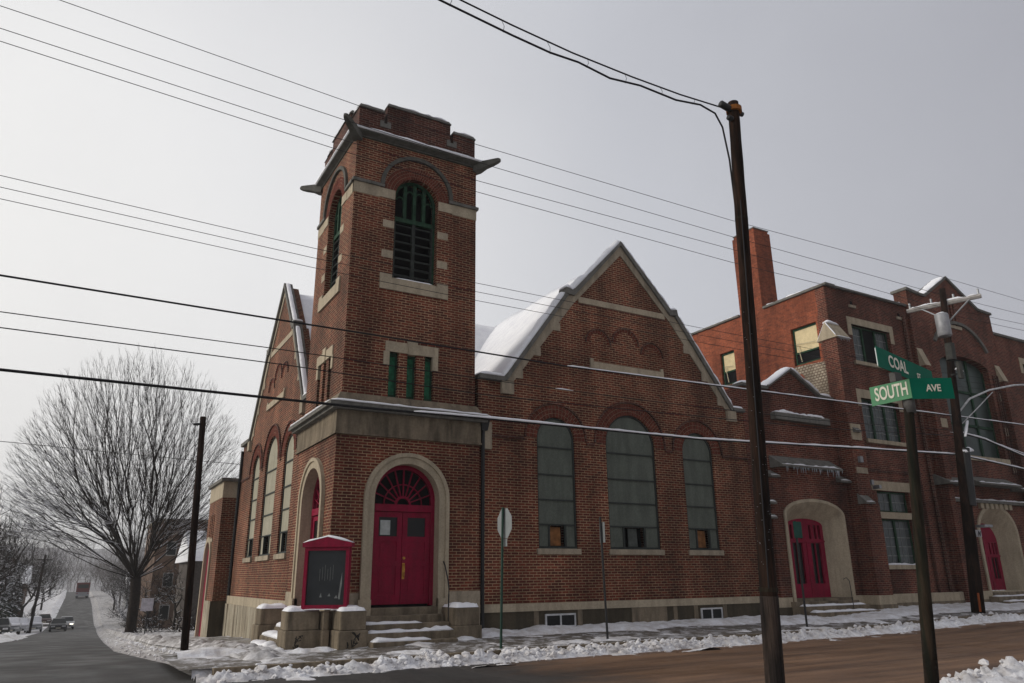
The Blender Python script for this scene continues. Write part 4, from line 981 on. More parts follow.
MB().box(18.66, 18.78, -.22, .0, 4.12, 4.28).build('lamp_head', GSTEEL, fl); MB().box(18.98, 19.1, -.26, .0, 4.0, 4.12).build('lamp_head', GSTEEL, fl); MB().tube([(18.72, -.02, 4.1), (18.9, -.02, 4.18), (19.04, -.02, 4.05)], .015, 5).build('arm', GSTEEL, fl)

# ================================================================== street furniture
def lerp(a, b, t): return tuple(a[i] + (b[i] - a[i]) * t for i in range(3))
# big leaning pole in the foreground
P0_, P1_ = Vector((2.36, -9.87, -.3)), Vector((2.56, -10.07, 7.74)); dv = P1_ - P0_
wp = empty('utility_pole', P0_, 'tall dark wooden pole in the foreground, wrapped near its foot', 'utility pole')
sec = []
rr = random.Random(5)
pts, rs_ = [], []
for i in range(26):
    t = .19 + i / 25 * (.615 - .19) if 0 else i / 25
    pts.append(P0_ + dv * t); rs_.append((.112 - .026 * t) + rr.uniform(-.003, .003))
MB().tube(pts[:5], [r + .0 for r in rs_[:5]], 14).build('pole_foot', wood('dark_pole_foot', (.014, .011, .010), (.055, .042, .036)), wp, True)
MB().tube([pts[4], pts[4] + dv * .001] + pts[5:], [rs_[4] - .006] * 2 + [r - .008 for r in rs_[5:]], 14).build('pole_shaft', WOOD, wp, True)
MB().tube([P0_ + dv * .166, P0_ + dv * .172], .112, 14).build('band', RUST, wp)
MB().tube([P0_ + dv * .768, P0_ + dv * .772], .088, 14).build('band', RUST, wp)
stp = MB(); r_s = random.Random(8)
for q in range(46):
    t_ = r_s.uniform(.2, .6); a_s = r_s.uniform(2.6, 5.2); pc_ = P0_ + dv * t_; rr_s = .110 - .026 * t_ - .008
    n_s = Vector((math.cos(a_s), math.sin(a_s), 0)); tn = Vector((-n_s.y, n_s.x, 0)); stp.tube([pc_ + n_s * rr_s - tn * .008, pc_ + n_s * (rr_s + .004), pc_ + n_s * rr_s + tn * .008], .0018, 4)
stp.build('staples', GSTEEL, wp)
MB().tube([P0_ + dv * t_ + Vector((-.075 + .01 * t_, -.075 + .01 * t_, 0)) for t_ in (.17, .4, .65, .8)], .009, 5).build('ground_wire', CABLE, wp)
for t_, w_s, h_s, mt in ((.30, .035, .05, GSTEEL), (.345, .03, .02, ALU)):
    c_s = P0_ + dv * t_; MB().box(c_s.x - w_s - .02, c_s.x + w_s - .02, c_s.y - .112, c_s.y - .106, c_s.z - h_s, c_s.z + h_s).build('pole_tag', mt, wp) if 0 else None
k = MB().tube([P1_ + Vector((-.02, 0, -.14)), P1_ + Vector((-.26, .0, -.10))], .05, 8); k.tube([P1_ + Vector((-.02, 0, -.3)), P1_ + Vector((-.15, -.02, -.3))], .04, 8); k.tube([P1_ + Vector((.02, 0, -.13)), P1_ + Vector((.17, 0, -.14))], .035, 8)
k.build('insulator', BLK, wp, True); MB().tube([P1_ + Vector((0, 0, -.16)), P1_ + Vector((0, 0, -.09))], .112, 14).build('top_band', plain('rust_orange', (.25, .09, .02), .8), wp)
# thin pole on the left corner
a, b = Vector((-2.42, 2.04, -.6)), Vector((-2.60, 2.06, 4.88))
lp = empty('wooden_pole', a, 'slender black leaning wooden pole on the snowy verge by the side of the church', 'pole')
MB().tube([a, a.lerp(b, .5), b], [.085, .078, .068], 10).build('pole_shaft', WOOD, lp, True); MB().tube([b + Vector((0, 0, -.17)), b + Vector((-.2, -.03, -.2))], .03, 6).build('hook', BLK, lp)
# transformer pole
a, b = Vector((20.05, -2.2, -.3)), Vector((21.60, -2.22, 11.15)); ax = (b - a)
tp = empty('utility_pole', a, 'dark utility pole carrying a crossarm and a grey transformer in front of the school', 'utility pole')
MB().tube([a, a.lerp(b, .5), b], [.20, .15, .10], 12).build('pole_shaft', WOOD, tp, True)
ca = Vector((21.6, -2.35, 10.9)); 
arm = MB().tube([(21.2, -1.0, 10.6), (22.0, -3.3, 10.6)], .085, 6); ao = arm.build('crossarm', plain('weathered_arm', (.34, .32, .30), .8), tp)
s = MB().snow([(21.23, -1.1, 10.67), (21.98, -3.2, 10.67)], .14, .06, 3, rag=.8); s.build('snow', SNOW, ao, True)
ins = MB()
for t in (.05, .35, .65, .97): p = Vector((21.2, -1.0, 10.6)).lerp(Vector((22.0, -3.3, 10.6)), t); ins.tube([p, p + Vector((0, 0, .28))], .04, 6)
ins.build('insulator', GSTEEL, tp)
MB().tube([(21.55, -2.25, 9.9), (21.3, -1.5, 10.55)], .03, 5).tube([(21.55, -2.3, 9.9), (21.85, -2.95, 10.55)], .03, 5).build('brace', GSTEEL, tp)
tr = MB().tube([(20.6, -2.55, 9.08), (20.6, -2.55, 9.11), (20.6, -2.55, 9.85), (20.6, -2.55, 9.9)], [.20, .225, .225, .20], 18); to = tr.build('transformer', TRF, tp, True)
MB().snow([(20.45, -2.55, 9.9), (20.75, -2.55, 9.9)], .26, .08, 3).build('snow', SNOW, to, True)
MB().tube([(20.95, -2.42, 8.3), (21.0, -2.42, 8.9)], .16, 8).tube([(21.0, -2.6, 7.6), (21.0, -2.6, 8.2)], .10, 6).tube([(21.6, -2.3, 7.8), (21.45, -2.3, 8.2)], .09, 6).tube([(20.6, -2.5, 7.7), (21.5, -2.4, 7.9)], .03, 6).build('hardware', plain('pole_hardware', (.05, .05, .045), .7), tp)
MB().snow([(20.95, -2.5, 7.95), (21.7, -2.3, 8.0)], .12, .08, 2, rag=1).snow([(20.7, -2.35, 5.05), (21.15, -2.35, 5.12)], .3, .22, 2, rag=1).snow([(20.9, -2.4, 5.6), (21.4, -2.3, 6.2)], .1, .08, 9, rag=1).build('snow', SNOW, tp, True)
MB().tube([(20.60, -2.36, 3.3), (20.80, -2.36, 4.9), (20.84, -2.36, 5.2)], .13, 10).build('cable_guard', BLK, tp)
pb = MB().box(20.35, 20.62, -2.47, -2.44, 2.30, 2.52).build('number_plate', plain('plate_grey', (.35, .35, .36), .5), tp)
g = MB().tube([(20.40, -2.48, 2.34), (20.46, -2.48, 2.48), (20.51, -2.48, 2.34), (20.56, -2.48, 2.48)], .012, 4).build('plate_mark', BLK, pb)
MB().tube([(19.86, -2.40, .05), (19.92, -2.40, .6)], .035, 6).build('orange_marker', plain('orange_marker_paint', (.25, .06, .015), .7), tp)
MB().box(20.85, 21.3, -2.5, -2.2, 2.62, 2.7).build('bracket', GSTEEL, tp)
sl = empty('street_lamp', (21.2, -2.2, 6.6), 'curved silver street lamp arm reaching out to the right from the transformer pole', 'street lamp')
pp = [(21.1, -2.25, 6.5), (21.9, -2.25, 7.05), (23.2, -2.3, 7.5), (24.8, -2.4, 7.85), (26.4, -2.5, 8.05)]
MB().tube(pp, .035, 8).tube([(21.15, -2.25, 6.1), (22.2, -2.25, 6.7), (23.4, -2.3, 7.45)], .018, 6).build('arm', plain('lamp_arm_silver', (.5, .5, .5), .4, .5), sl, True)
MB().add(*(lambda c: ([(c[0] + x, c[1] + y, c[2] + z) for x, y, z in ((0, -.09, 0), (.75, -.16, -.05), (.75, .16, -.05), (0, .09, 0), (0, -.05, .12), (.7, -.1, .12), (.7, .1, .12), (0, .05, .12))], [(0, 1, 2, 3), (4, 5, 6, 7), (0, 1, 5, 4), (1, 2, 6, 5), (2, 3, 7, 6), (3, 0, 4, 7)]))((26.3, -2.5, 8.02))).build('lamp_head', GSTEEL, sl)
# street name sign
a, b = Vector((1.52, -12.28, -.2)), Vector((1.665, -12.46, 2.80))
sg = empty('street_sign', a, 'green street name signs reading COAL ST and SOUTH AVE on a weathered steel post', 'street sign')
MB().tube([a, a.lerp(b, .3), a.lerp(b, .7), b], [.060, .055, .046, .041], 14).build('post', RUST, sg, True)
top = b
MB().tube([b + Vector((0, 0, -.17)), b + Vector((0, 0, .0))], .050, 12).build('post_cap', plain('post_cap_grey', (.085, .08, .075), .8), sg, True)
def text(s, size, M, parent, mat, name, xs=.78):
    cu = bpy.data.curves.new(name, 'FONT'); cu.body = s; cu.size = size; cu.extrude = .001; cu.offset = size * .020
    cu.align_x = 'CENTER'; cu.align_y = 'CENTER'
    t = bpy.data.objects.new('tmp', cu); COL.objects.link(t); bpy.context.view_layer.update()
    me = bpy.data.meshes.new_from_object(t.evaluated_get(bpy.context.evaluated_depsgraph_get()))
    bpy.data.objects.remove(t)
    for v in me.vertices: v.co = M(v.co.x * xs, v.co.y, v.co.z)
    me.materials.clear(); me.materials.append(mat); o = bpy.data.objects.new(name, me); COL.objects.link(o)
    o.parent = parent; o.matrix_parent_inverse = parent.matrix_world.inverted() if 0 else parent.matrix_basis.inverted(); return o
fwd = Vector((.4980, .8671, 0)).normalized(); rgt = Vector((.8671, -.4980, 0)).normalized()
def blade(org, d, L0, L1, z0, z1, mat, nm, dz=0):
    """vertical plate along horizontal direction d"""
    n = Vector((d.y, -d.x, 0)) * .004
    vs_ = []
    for s in (-1, 1):
        for l, z in ((L0, z0), (L1, z0 + dz), (L1, z1 + dz), (L0, z1)): p = org + d * l + n * s; vs_.append((p.x, p.y, z))
    return MB().add(vs_, [(0, 1, 2, 3), (7, 6, 5, 4), (0, 1, 5, 4), (1, 2, 6, 5), (2, 3, 7, 6), (3, 0, 4, 7)]).build(nm, mat, sg)
def onblade(org, d, lc, zc, slope=0):
    n = Vector((d.y, -d.x, 0)).normalized()
    def M(x, y, z): p = org + d * (lc + x) + n * (.0075 + z); return Vector((p.x, p.y, zc + y + slope * x))
    return M
# bent SOUTH AVE blade
dS = Vector((.338, -.941, 0)).normalized(); dA = rgt
OB = Vector((b.x, b.y, 0)) - fwd * .075
dl = Vector((-rgt.x * .80 + fwd.x * .60, -rgt.y * .80 + fwd.y * .60, 0)).normalized()     # left half bends away
o1 = blade(OB, -dl, -.345, .0, 2.725, 2.905, SGNL, 'bent_sign_blade', .03)
o2 = blade(OB, dA, .0, .385, 2.745, 2.94, SGN, 'sign_blade')
text('SOUTH', .172, onblade(OB, -dl, -.165, 2.832, .085), sg, LET, 'lettering', .50)
text('AVE', .090, onblade(OB, dA, .205, 2.843), sg, LET, 'lettering', .85)
dC = Vector((.9758, .2186, 0)).normalized(); OC = Vector((b.x, b.y + .085, 0))
blade(OC, dC, -.36, 1.0, 3.03, 3.225, SGN, 'sign_blade')
blade(OC - dC * .376, Vector((dC.y, -dC.x, 0)), -.0035, .0035, 3.035, 3.205, ALU, 'sign_edge')
text('COAL', .16, onblade(OC, dC, .10, 3.125), sg, LET, 'lettering', 1.05)
text('ST', .07, onblade(OC, dC, .60, 3.10), sg, LET, 'lettering', 1.25)
MB().box(OC.x - .05, OC.x + .05, OC.y - .03, OC.y + .03, 2.94, 3.03).build('bracket', bpy.data.materials['post_cap_grey'], sg)
# stop sign seen from behind
def thinpost(name, a, b, r, label, cat, mat=FRM):
    e = empty(name, a, label, cat); MB().tube([a, b], r, 8).build('post', mat, e); return e
s1 = thinpost('stop_sign', (2.76, -2.66, -.3), (2.81, -2.69, 2.60), .028, 'back of an octagonal stop sign on a thin post left of the tall windows', 'stop sign', plain('post_green', (.02, .05, .035), .6))
oc = [(-2.69 + .30 * math.cos(math.pi / 8 + k * math.pi / 4) / math.cos(math.pi / 8), 2.28 + .30 * math.sin(math.pi / 8 + k * math.pi / 4) / math.cos(math.pi / 8)) for k in range(8)]
MB().panel('X', 2.845, 2.85, oc).build('octagon_plate', ALU, s1); MB().panel('X', 2.845, 2.85, rect(-2.79, -2.59, 1.82, 1.97)).build('small_plate', ALU, s1)
s2 = thinpost('parking_sign', (5.66, -2.27, -.3), (5.61, -2.25, 2.52), .026, 'thin black leaning post with a narrow sign seen edge-on between the tall windows', 'sign post', BLK)
MB().panel('X', 5.645, 5.65, rect(-2.36, -2.16, 1.95, 2.40)).build('plate', ALU, s2)
s3 = thinpost('parking_sign', (12.12, -2.25, -.3), (12.13, -2.26, 2.60), .028, 'thin black post with a small dark green plate in front of the crimson side door', 'sign post', BLK)
MB().panel('Y', -2.30, -2.29, rect(12.0, 12.32, 2.15, 2.58)).build('plate', plain('dark_green_plate', (.01, .07, .05), .6), s3)
# sign post by the big tree
e = thinpost('road_sign', (-.86, 30, -1.8), (-.86, 30, 0.3), .035, 'pale rectangular road sign on a post beside the big bare tree', 'road sign', BLK)
MB().panel('Y', 29.93, 29.95, rect(-1.22, -.62, -.35, .30)).build('plate', plain('pale_plate', (.5, .47, .5), .6), e)

# ================================================================== overhead wires
def sag(p, q, s, n=40):
    p, q = Vector(p), Vector(q); return [p.lerp(q, i / n) - Vector((0, 0, 4 * s * (i / n) * (1 - i / n))) for i in range(n + 1)]
def wire(pts, r, label, snowx=None, grp='overhead wires along the street', snow_seed=1):
    o = MB().tube(pts, r, 5).build('overhead_wire', CABLE, None, True); tag(o, label, 'wire', grp)
    if snowx:
        m = MB()
        for x0, x1, w, h in snowx:
            seg = [p for p in pts if x0 <= p.x <= x1]
            if len(seg) > 1: m.snow([(p.x, p.y, p.z + r * .4) for p in seg], w, h, snow_seed, step=.15, rag=.25)
        if m.v: m.build('snow', SNOW, o, True)
    return o
def zline(y, pts, r, label, n=60, **k):
    """wire in the vertical plane y through (x, z) points"""
    out = []
    for (x0, z0), (x1, z1) in zip(pts, pts[1:]):
        kk = max(2, int(abs(x1 - x0) / .5)); out += [Vector((x0 + (x1 - x0) * i / kk, y, z0 + (z1 - z0) * i / kk)) for i in range(kk)]
    out.append(Vector((pts[-1][0], y, pts[-1][1]))); return wire(out, r, label, **k)
zline(-2.0, [(-40, 7.6), (-20, 6.6), (-6.56, 6.2), (0, 6.15), (5, 6.10), (10.6, 6.2), (21.5, 6.42), (26, 6.5), (40, 7.0), (70, 8.5)], .02, 'thick wire crossing the tower just above its slit windows, snow on its right half', snowx=[(4.6, 60, .055, .035)])
zline(-2.0, [(-40, 6.0), (-20, 5.0), (-6.3, 4.57), (0, 4.56), (2.6, 4.6), (9.2, 4.64), (16.2, 4.9), (21.1, 5.05), (25, 4.8), (40, 4.6), (70, 5.2)], .028, 'thickest lowest wire crossing the tower cornice, snow on its right half', snowx=[(1.0, 60, .07, .05)], snow_seed=4)
zline(-2.0, [(-40, 7.0), (-20, 6.0), (-6.45, 5.56), (-2, 5.56), (2.6, 5.50), (7.2, 5.5), (14, 5.6), (21.2, 5.9)], .010, 'thin wire crossing the tower through its slit windows', snowx=[(2.2, 2.8, .03, .02), (4.5, 5.6, .05, .03), (6.9, 7.3, .04, .03), (9.0, 9.5, .04, .03)])
zline(-2.06, [(-40, 6.7), (-20, 5.7), (-6.45, 5.27), (-1.7, 5.24), (2.6, 5.12), (7.2, 5.2), (14, 5.35), (21.2, 5.7)], .011, 'looped pair of cables just above the bare tree crown', snowx=[(5.2, 5.5, .04, .03), (7.6, 8.0, .04, .03)])
for y, dz, nm in ((-2.0, 0, 'topmost thin wire running behind the tower battlements to the crossarm'),): pass
for (pts, nm) in ((((-40, 14.4), (-20, 12.7), (-6.54, 11.95), (-.52, 11.61), (2.5, 11.52), (11.2, 11.54), (21.7, 11.82), (30, 11.9), (60, 12.8)), 'topmost of the four thin wires near the top of the tower'),
                  (((-40, 13.8), (-20, 12.1), (-7.4, 11.43), (-.84, 11.13), (3.1, 11.02), (11.1, 10.98), (21, 11.05), (30, 11.3), (60, 12.3)), 'second from the top of the four thin wires near the top of the tower'),
                  (((-40, 13.3), (-20, 11.6), (-7.35, 10.96), (-1.15, 10.62), (2.55, 10.51), (11.05, 10.55), (20.5, 10.5), (30, 10.9), (60, 12)), 'third from the top of the four thin wires near the top of the tower'),
                  (((-40, 12.9), (-20, 11.3), (-7.3, 10.69), (-1.14, 10.34), (2.55, 10.2), (11, 10.11), (20.2, 10.25), (30, 10.6), (60, 11.8)), 'lowest of the four thin wires near the top of the tower')):
    # these run behind the tower: shift the plane away from the street by similarity about nothing - built at y = -2
    zline(-2.0, pts, .0075, nm)
for k_, (z0, nm) in enumerate(((7.86, 'upper'), (7.66, 'middle'), (7.48, 'lower'))):
    zline(5.2, [(-50, 13.2 - k_ * .25), (-14, 11.20 - k_ * .25), (-6, 10.95 - k_ * .25), (3, 10.8 - k_ * .25), (12, 10.8 - k_ * .25), (40, 11.4 - k_ * .25)], .0075, nm + ' wire of the three thin wires passing behind the tower shaft', grp='thin wires behind the church') if 0 else None
for k_, nm in enumerate(('upper', 'middle', 'lower')):
    dz = -.22 * k_
    zline(-1.9, [(-40, 10.4 + dz), (-20, 8.8 + dz), (-6.87, 8.08 + dz), (-1.3, 7.9 + dz), (2.56, 7.85 + dz), (9.5, 7.85 + dz), (20, 7.95 + dz), (40, 8.8 + dz)], .0065, nm + ' of the three fine wires crossing the tower at mid height', grp='fine wires at mid height')
# double messenger cable from the foreground pole
def dens(P, st=.12):
    o = []
    for a_, b_ in zip(P, P[1:]):
        a_, b_ = Vector(a_), Vector(b_); k = max(1, int((b_ - a_).length / st)); o += [a_.lerp(b_, i / k) for i in range(k)]
    return o + [Vector(P[-1])]
Yc = -9.95
c1 = dens([(2.46, Yc, 7.70), (1.65, Yc, 7.64), (.8, Yc, 7.62), (-.17, Yc, 7.63), (-1.06, Yc, 7.69), (-1.77, Yc, 7.76), (-6, Yc, 8.4), (-16, Yc, 10.5), (-30, Yc, 14)])
c2 = dens([(2.51, Yc, 5.6), (2.50, Yc, 6.29), (2.49, Yc, 6.85), (2.42, Yc, 7.36), (2.30, Yc, 7.55), (2.02, Yc, 7.60), (1.56, Yc, 7.52), (.93, Yc, 7.53), (.42, Yc, 7.46), (-.08, Yc, 7.52), (-.51, Yc, 7.50), (-1.06, Yc, 7.54), (-2.02, Yc, 7.64), (-6, Yc, 8.25), (-16, Yc, 10.35), (-30, Yc, 13.9)])
wire(c1, .011, 'upper strand of the double cable reaching the top of the foreground pole', grp='foreground double cable')
wire(c2, .014, 'lower sagging strand of the double cable with its drip loop down the foreground pole', grp='foreground double cable')
m = MB()
for i in range(4, 60, 5):
    q = min(c2[14:], key=lambda v: abs(v.x - c1[i].x)); m.tube([c1[i], (c1[i] + q) / 2 + Vector((.025, 0, 0)), q - Vector((0, 0, .02))], .004, 4)
tag(m.build('cable_lashing', CABLE), 'wire loops tying the two strands of the foreground double cable together', 'cable ties')
zline(-1.9, [(21.2, 5.9), (23, 5.75), (25.5, 5.3), (30, 5.0), (60, 5.5)], .03, 'snowy bundled cable leaving the transformer pole to the right', snowx=[(21.2, 60, .09, .06)], grp='cables right of the transformer pole')
zline(-1.7, [(21.3, 5.9), (23.2, 5.85), (26, 5.45), (30, 5.2), (60, 5.7)], .012, 'thin cable just above the snowy bundled cable at right', snowx=[(21.2, 60, .04, .03)], grp='cables right of the transformer pole')
tag(MB().tube([(-60, 42, 12.4), (-30, 41, 10.6), (-8, 40, 9.6), (2, 40, 9.2), (10, 40, 9.0)], .02, 4).build('overhead_wire', CABLE), 'fine wire crossing in front of the big bare tree crown', 'wire')

# ================================================================== trees
def grow(seed, base, n, env, bf=.55, rt=.012, rmax=.4, top=None, jit=.06, trunk_h=3.0, lean=(0, 0)):
    """points joined to the nearest part of the tree (balanced for path length), radii by the pipe model"""
    rg = np.random.default_rng(seed); pts = env(rg, n)
    b = np.array(base, float); nt_ = 7
    P = [b + np.array([lean[0] * i / nt_, lean[1] * i / nt_, trunk_h * i / nt_]) + (rg.normal(0, .02, 3) if i else 0) for i in range(nt_ + 1)]
    par = [-1] + list(range(nt_)); dist = [trunk_h * i / nt_ for i in range(nt_ + 1)]
    order = np.argsort(np.linalg.norm(pts - P[-1], axis=1)); pts = pts[order]
    A = np.zeros((len(pts) * 4 + 50, 3)); A[:len(P)] = P; Dm = np.zeros(len(A)); Dm[:len(P)] = dist
    first = nt_ - 2; N_ = len(P)
    for p in pts:
        d = np.linalg.norm(A[first:N_] - p, axis=1); j = int(np.argmin(d + bf * Dm[first:N_])) + first; dj = d[j - first]
        k = min(3, max(1, int(dj / .7))); prev = j; a = A[j].copy()
        for i in range(1, k + 1):
            if N_ >= len(A): break
            q = a + (p - a) * i / k + (rg.normal(0, jit * dj / k, 3) if i < k else 0)
            
            A[N_] = q; Dm[N_] = Dm[prev] + dj / k; par.append(prev); prev = N_; N_ += 1
    A = A[:N_]; cnt = np.zeros(N_); ch = [0] * N_
    for i in range(N_ - 1, 0, -1):
        if ch[i] == 0: cnt[i] = 1
        cnt[par[i]] += cnt[i]; ch[par[i]] += 1
    if ch[0] == 0: cnt[0] = 1
    rad = rt * np.power(np.maximum(cnt, 1), .475); rad = np.minimum(rad, rmax)
    return A, par, rad, ch
def tree(name, base, n, env, label, cat='tree', group=None, seed=1, bf=.55, rt=.012, rmax=.4, trunk_h=3, lean=(0, 0), snow=.5, bark=BARK, twigs=3, twl=.6, loc=None, up=.25):
    A, par, rad, ch = grow(seed, base, n, env, bf, rt, rmax, trunk_h=trunk_h, lean=lean)
    rg = random.Random(seed); t = empty(name, base, label, cat, group)
    big, small, sn = MB(), MB(), MB(); nt_ = 7
    for i in range(1, len(A)):
        p, q = A[par[i]], A[i]; r0, r1 = min(rad[par[i]], rad[i] * 1.25), rad[i]
        if i <= nt_: r0, r1 = rad[par[i]] * (1.25 if i == 1 else 1.0), rad[i]
        n_ = 8 if r1 > .08 else (5 if r1 > .03 else 3)
        (big if i <= nt_ else small).tube([p, q], [r0, r1], n_, cap=False)
        d = Vector(q) - Vector(p); 
        if snow and d.length > .05 and abs(d.normalized().z) < .62 and rg.random() < snow:
            rr_ = max(r1 * .75, .012); sn.tube([Vector(p) + Vector((0, 0, r0 * .75)), Vector(q) + Vector((0, 0, r1 * .75))], [rr_, rr_], 3, cap=False)
    C0 = Vector(base) + Vector((0, 0, trunk_h))
    for i in range(nt_ + 1, len(A)):
        if rad[i] < rt * 2.3:
            p = Vector(A[i]); d0 = (p - C0).normalized(); pd = (p - Vector(A[par[i]]))
            pd = pd.normalized() if pd.length > 0 else d0
            for k in range(twigs):
                d = (pd * .6 + d0 * .55 + Vector((rg.uniform(-.55, .55), rg.uniform(-.55, .55), rg.uniform(-.25, .55 + up)))).normalized() * twl * rg.uniform(.5, 1.2)
                mid = p + d * .5 + Vector((rg.uniform(-.04, .04), rg.uniform(-.04, .04), .03)); small.tube([p, mid, p + d], [rt * .8, rt * .55, rt * .3], 3, cap=False)
                if k == 0 and abs(d.normalized().z) < .5 and rg.random() < snow: sn.tube([p + Vector((0, 0, .01)), mid + Vector((0, 0, .012))], [.012, .009], 3, cap=False)
    big.build('trunk', bark, t, True); small.build('crown', bark, t, True)
    if sn.v: sn.build('snow', SNOW, t)
    return t
def dome(cx, cy, cz, rx, rz, zlow=-.45, hollow=.15):
    def env(rg, n):
        out = []
        while len(out) < n:
            d = rg.normal(0, 1, 3); d /= np.linalg.norm(d)
            if d[2] < zlow: continue
            r = (rg.random() ** (1 / 2.1)) * (1 - hollow) + hollow
            if r < .18: continue
            k = rz if d[2] > 0 else rz * .62
            w = 1 + .05 * math.sin(3 * math.atan2(d[1], d[0]) + 1) + .03 * math.sin(7 * math.atan2(d[1], d[0]))
            out.append([cx + d[0] * rx * r * w, cy + d[1] * rx * r * w, cz + d[2] * k * r])
        return np.array(out)
    return env
tree('bare_tree', (-.98, 38, -2.2), 5600, dome(-2.3, 38, 6.6, 7.3, 9.5, -.52, .08), 'huge bare round-crowned tree with snow on its limbs beside the downhill road', seed=4, bf=.95, rt=.0062, rmax=.50, trunk_h=4.9, lean=(-.1, 0), snow=.42, twigs=3, twl=.5)
# smaller bare snowy trees (built once each, then copied)
GT = 'bare snowy trees along the left side of the downhill road'
def ctree(seed, h, r, n, snow, bark=BARK): 
    return tree('bare_tree', (0, 0, 0), n, dome(0, 0, h * .58, r, h * .42, -.7), 'x', group=GT, seed=seed, bf=.35, rt=.014, rmax=.22, trunk_h=h * .28, snow=snow, bark=bark, twigs=2, twl=.7)
protos = [ctree(11, 10, 3.2, 420, .55), ctree(12, 12, 3.6, 460, .5), ctree(13, 8, 3.4, 360, .8)]
used = set()
def place(pi, x, y, label, rot=0, sc_=1, group=GT, z=None):
    p = protos[pi]
    if pi in used:
        r = p.copy(); COL.objects.link(r)
        for c in p.children: q = c.copy(); COL.objects.link(q); q.parent = r; q.matrix_parent_inverse = c.matrix_parent_inverse.copy()
    else: r = p; used.add(pi)
    r.location = (x, y, (z if z is not None else zg(x, y)) - .1); r.rotation_euler = (0, 0, rot); r.scale = (sc_,) * 3
    r['label'] = label; r['group'] = group; return r
place(1, -11.6, 47, 'bare tree with crossing snowy branches at the very left edge', .3, .95)
place(0, -10.3, 58, 'bare tree just right of the leftmost one, leaning over the parked cars', 1.4, .95)
place(1, -10.5, 74, 'tall thin bare tree behind the parked cars', 2.2, 1.0)
place(0, -8.9, 92, 'bare tree left of the distant leaning pole', 4, 1.05)
place(2, -8.6, 118, 'smaller bare tree on the left bank near the foot of the hill', .5, 1.15)
place(0, -8.2, 150, 'bare tree on the left bank halfway up the far rise', 3, 1.1)
place(1, -7.9, 190, 'bare tree on the left near the top of the far rise', 5, .95)
GR = 'bare snowy trees right of the downhill road'
place(2, 2.4, 46, 'low snow-laden tree behind the trunk of the huge tree', 1, .62, GR)
place(2, 4.0, 34, 'snow-laden low tree between the huge tree and the church', 2.6, .50, GR)
place(2, 4.0, 96, 'snowy tree beside the road at the bottom of the dip', 2, 1.0, GR)
place(0, 5.0, 130, 'bare tree right of the road behind the red truck', 2.9, 1.0, GR)
place(1, 5.2, 165, 'bare tree on the right near the top of the far rise', 1.9, .9, GR)
place(1, 3.2, 78, 'tall bare tree right of the road directly behind the huge trunk', 2.2, .8, GR)
place(0, 3.6, 112, 'bare tree just beyond the pale house on the right', 1.1, .9, GR)
place(2, 3.2, 143, 'low spreading tree by the road where it climbs again', 3.3, 1.0, GR)
place(1, 9.5, 90, 'bare tree standing above the roof of the pale house', .7, 1.2, GR)
place(0, -12.5, 66, 'bare tree above the white house at the left', 2.9, 1.1)
place(2, -11.6, 88, 'low snow-laden tree behind the snow-covered parked cars', 1.9, .9)
place(1, -13.5, 100, 'bare tree rising behind the brown house at left', 3.9, 1.15)
place(2, 2.0, 62, 'small snowy tree on the right verge before the dip', 4.4, .7, GR)
# evergreen at far left
def conifer(loc, h, label, seed):
    t = empty('evergreen_tree', loc, label, 'evergreen', 'snowy evergreens at the left edge'); rg = random.Random(seed); f, s_, tr_ = MB(), MB(), MB()
    tr_.tube([(loc[0], loc[1], loc[2]), (loc[0], loc[1], loc[2] + h)], [.16, .02], 6)
    for i in range(520):
        u = rg.random() ** .8; z = loc[2] + .4 + (h - .4) * u; R_ = (1 - u) * h * .26 + .12; a = rg.random() * 6.283; r = R_ * rg.uniform(.35, 1.05)
        c = Vector((loc[0] + r * math.cos(a), loc[1] + r * math.sin(a), z - r * .25)); d = Vector((math.cos(a), math.sin(a), -.35)) * .32; w = Vector((-math.sin(a), math.cos(a), 0)) * .17
        v = [c - d - w, c + d - w * .3, c + d + w * .3, c - d + w]; f.add([tuple(p) for p in v], [(0, 1, 2, 3)]); f.add([tuple(p + Vector((0, 0, -.10)) + w * rg.uniform(-1, 1)) for p in v], [(0, 1, 2, 3)])
        if rg.random() < .5: s_.add([tuple(p * .999 + Vector((0, 0, .03))) for p in v], [(0, 1, 2, 3)])
    tr_.build('trunk', BARK, t); f.build('needles', NEED, t); s_.build('snow', SNOW, t)
conifer((-11.6, 96, -4.6), 9.5, 'dark evergreen dusted with snow at the left edge above the parked cars', 3)
conifer((-10.6, 103, -4.8), 8.5, 'second smaller evergreen dusted with snow just right of the first', 5)
conifer((-12.9, 90, -4.4), 10.5, 'tallest dark evergreen, half cut by the left edge', 8)
for (x_, y_, r_b, h_b, l_b, s_b) in ((-13.2, 62, 1.4, 2.2, 'snowy shrub on the left bank before the first bare trees', 31), (-13.4, 76, 1.6, 2.6, 'broad snowy shrub behind the black car at left', 32), (-12.4, 86, 1.6, 2.6, 'broad snowy shrub behind the white snow-covered car', 33), (-8.6, 108, 1.6, 2.4, 'snowy shrub on the left bank beyond the silver car', 34),
        (1.2, 52, 1.3, 2.0, 'snowy shrub on the right verge just beyond the huge tree', 35), (2.0, 74, 1.5, 2.4, 'broad snowy shrub on the right verge in the dip', 36), (2.6, 88, 1.5, 2.2, 'snowy shrub in front of the pale house', 37), (3.0, 124, 1.7, 2.6, 'snowy shrub on the right bank behind the pale house', 38)):
    z_ = zg(x_, y_); tree('bare_shrub', (x_, y_, z_ - .1), 170, dome(x_, y_, z_ + .1, r_b, h_b, 0), l_b, 'shrub', 'snowy shrubs along the downhill road', s_b, .2, .016, .05, .2, snow=.5, twigs=3, twl=.45)
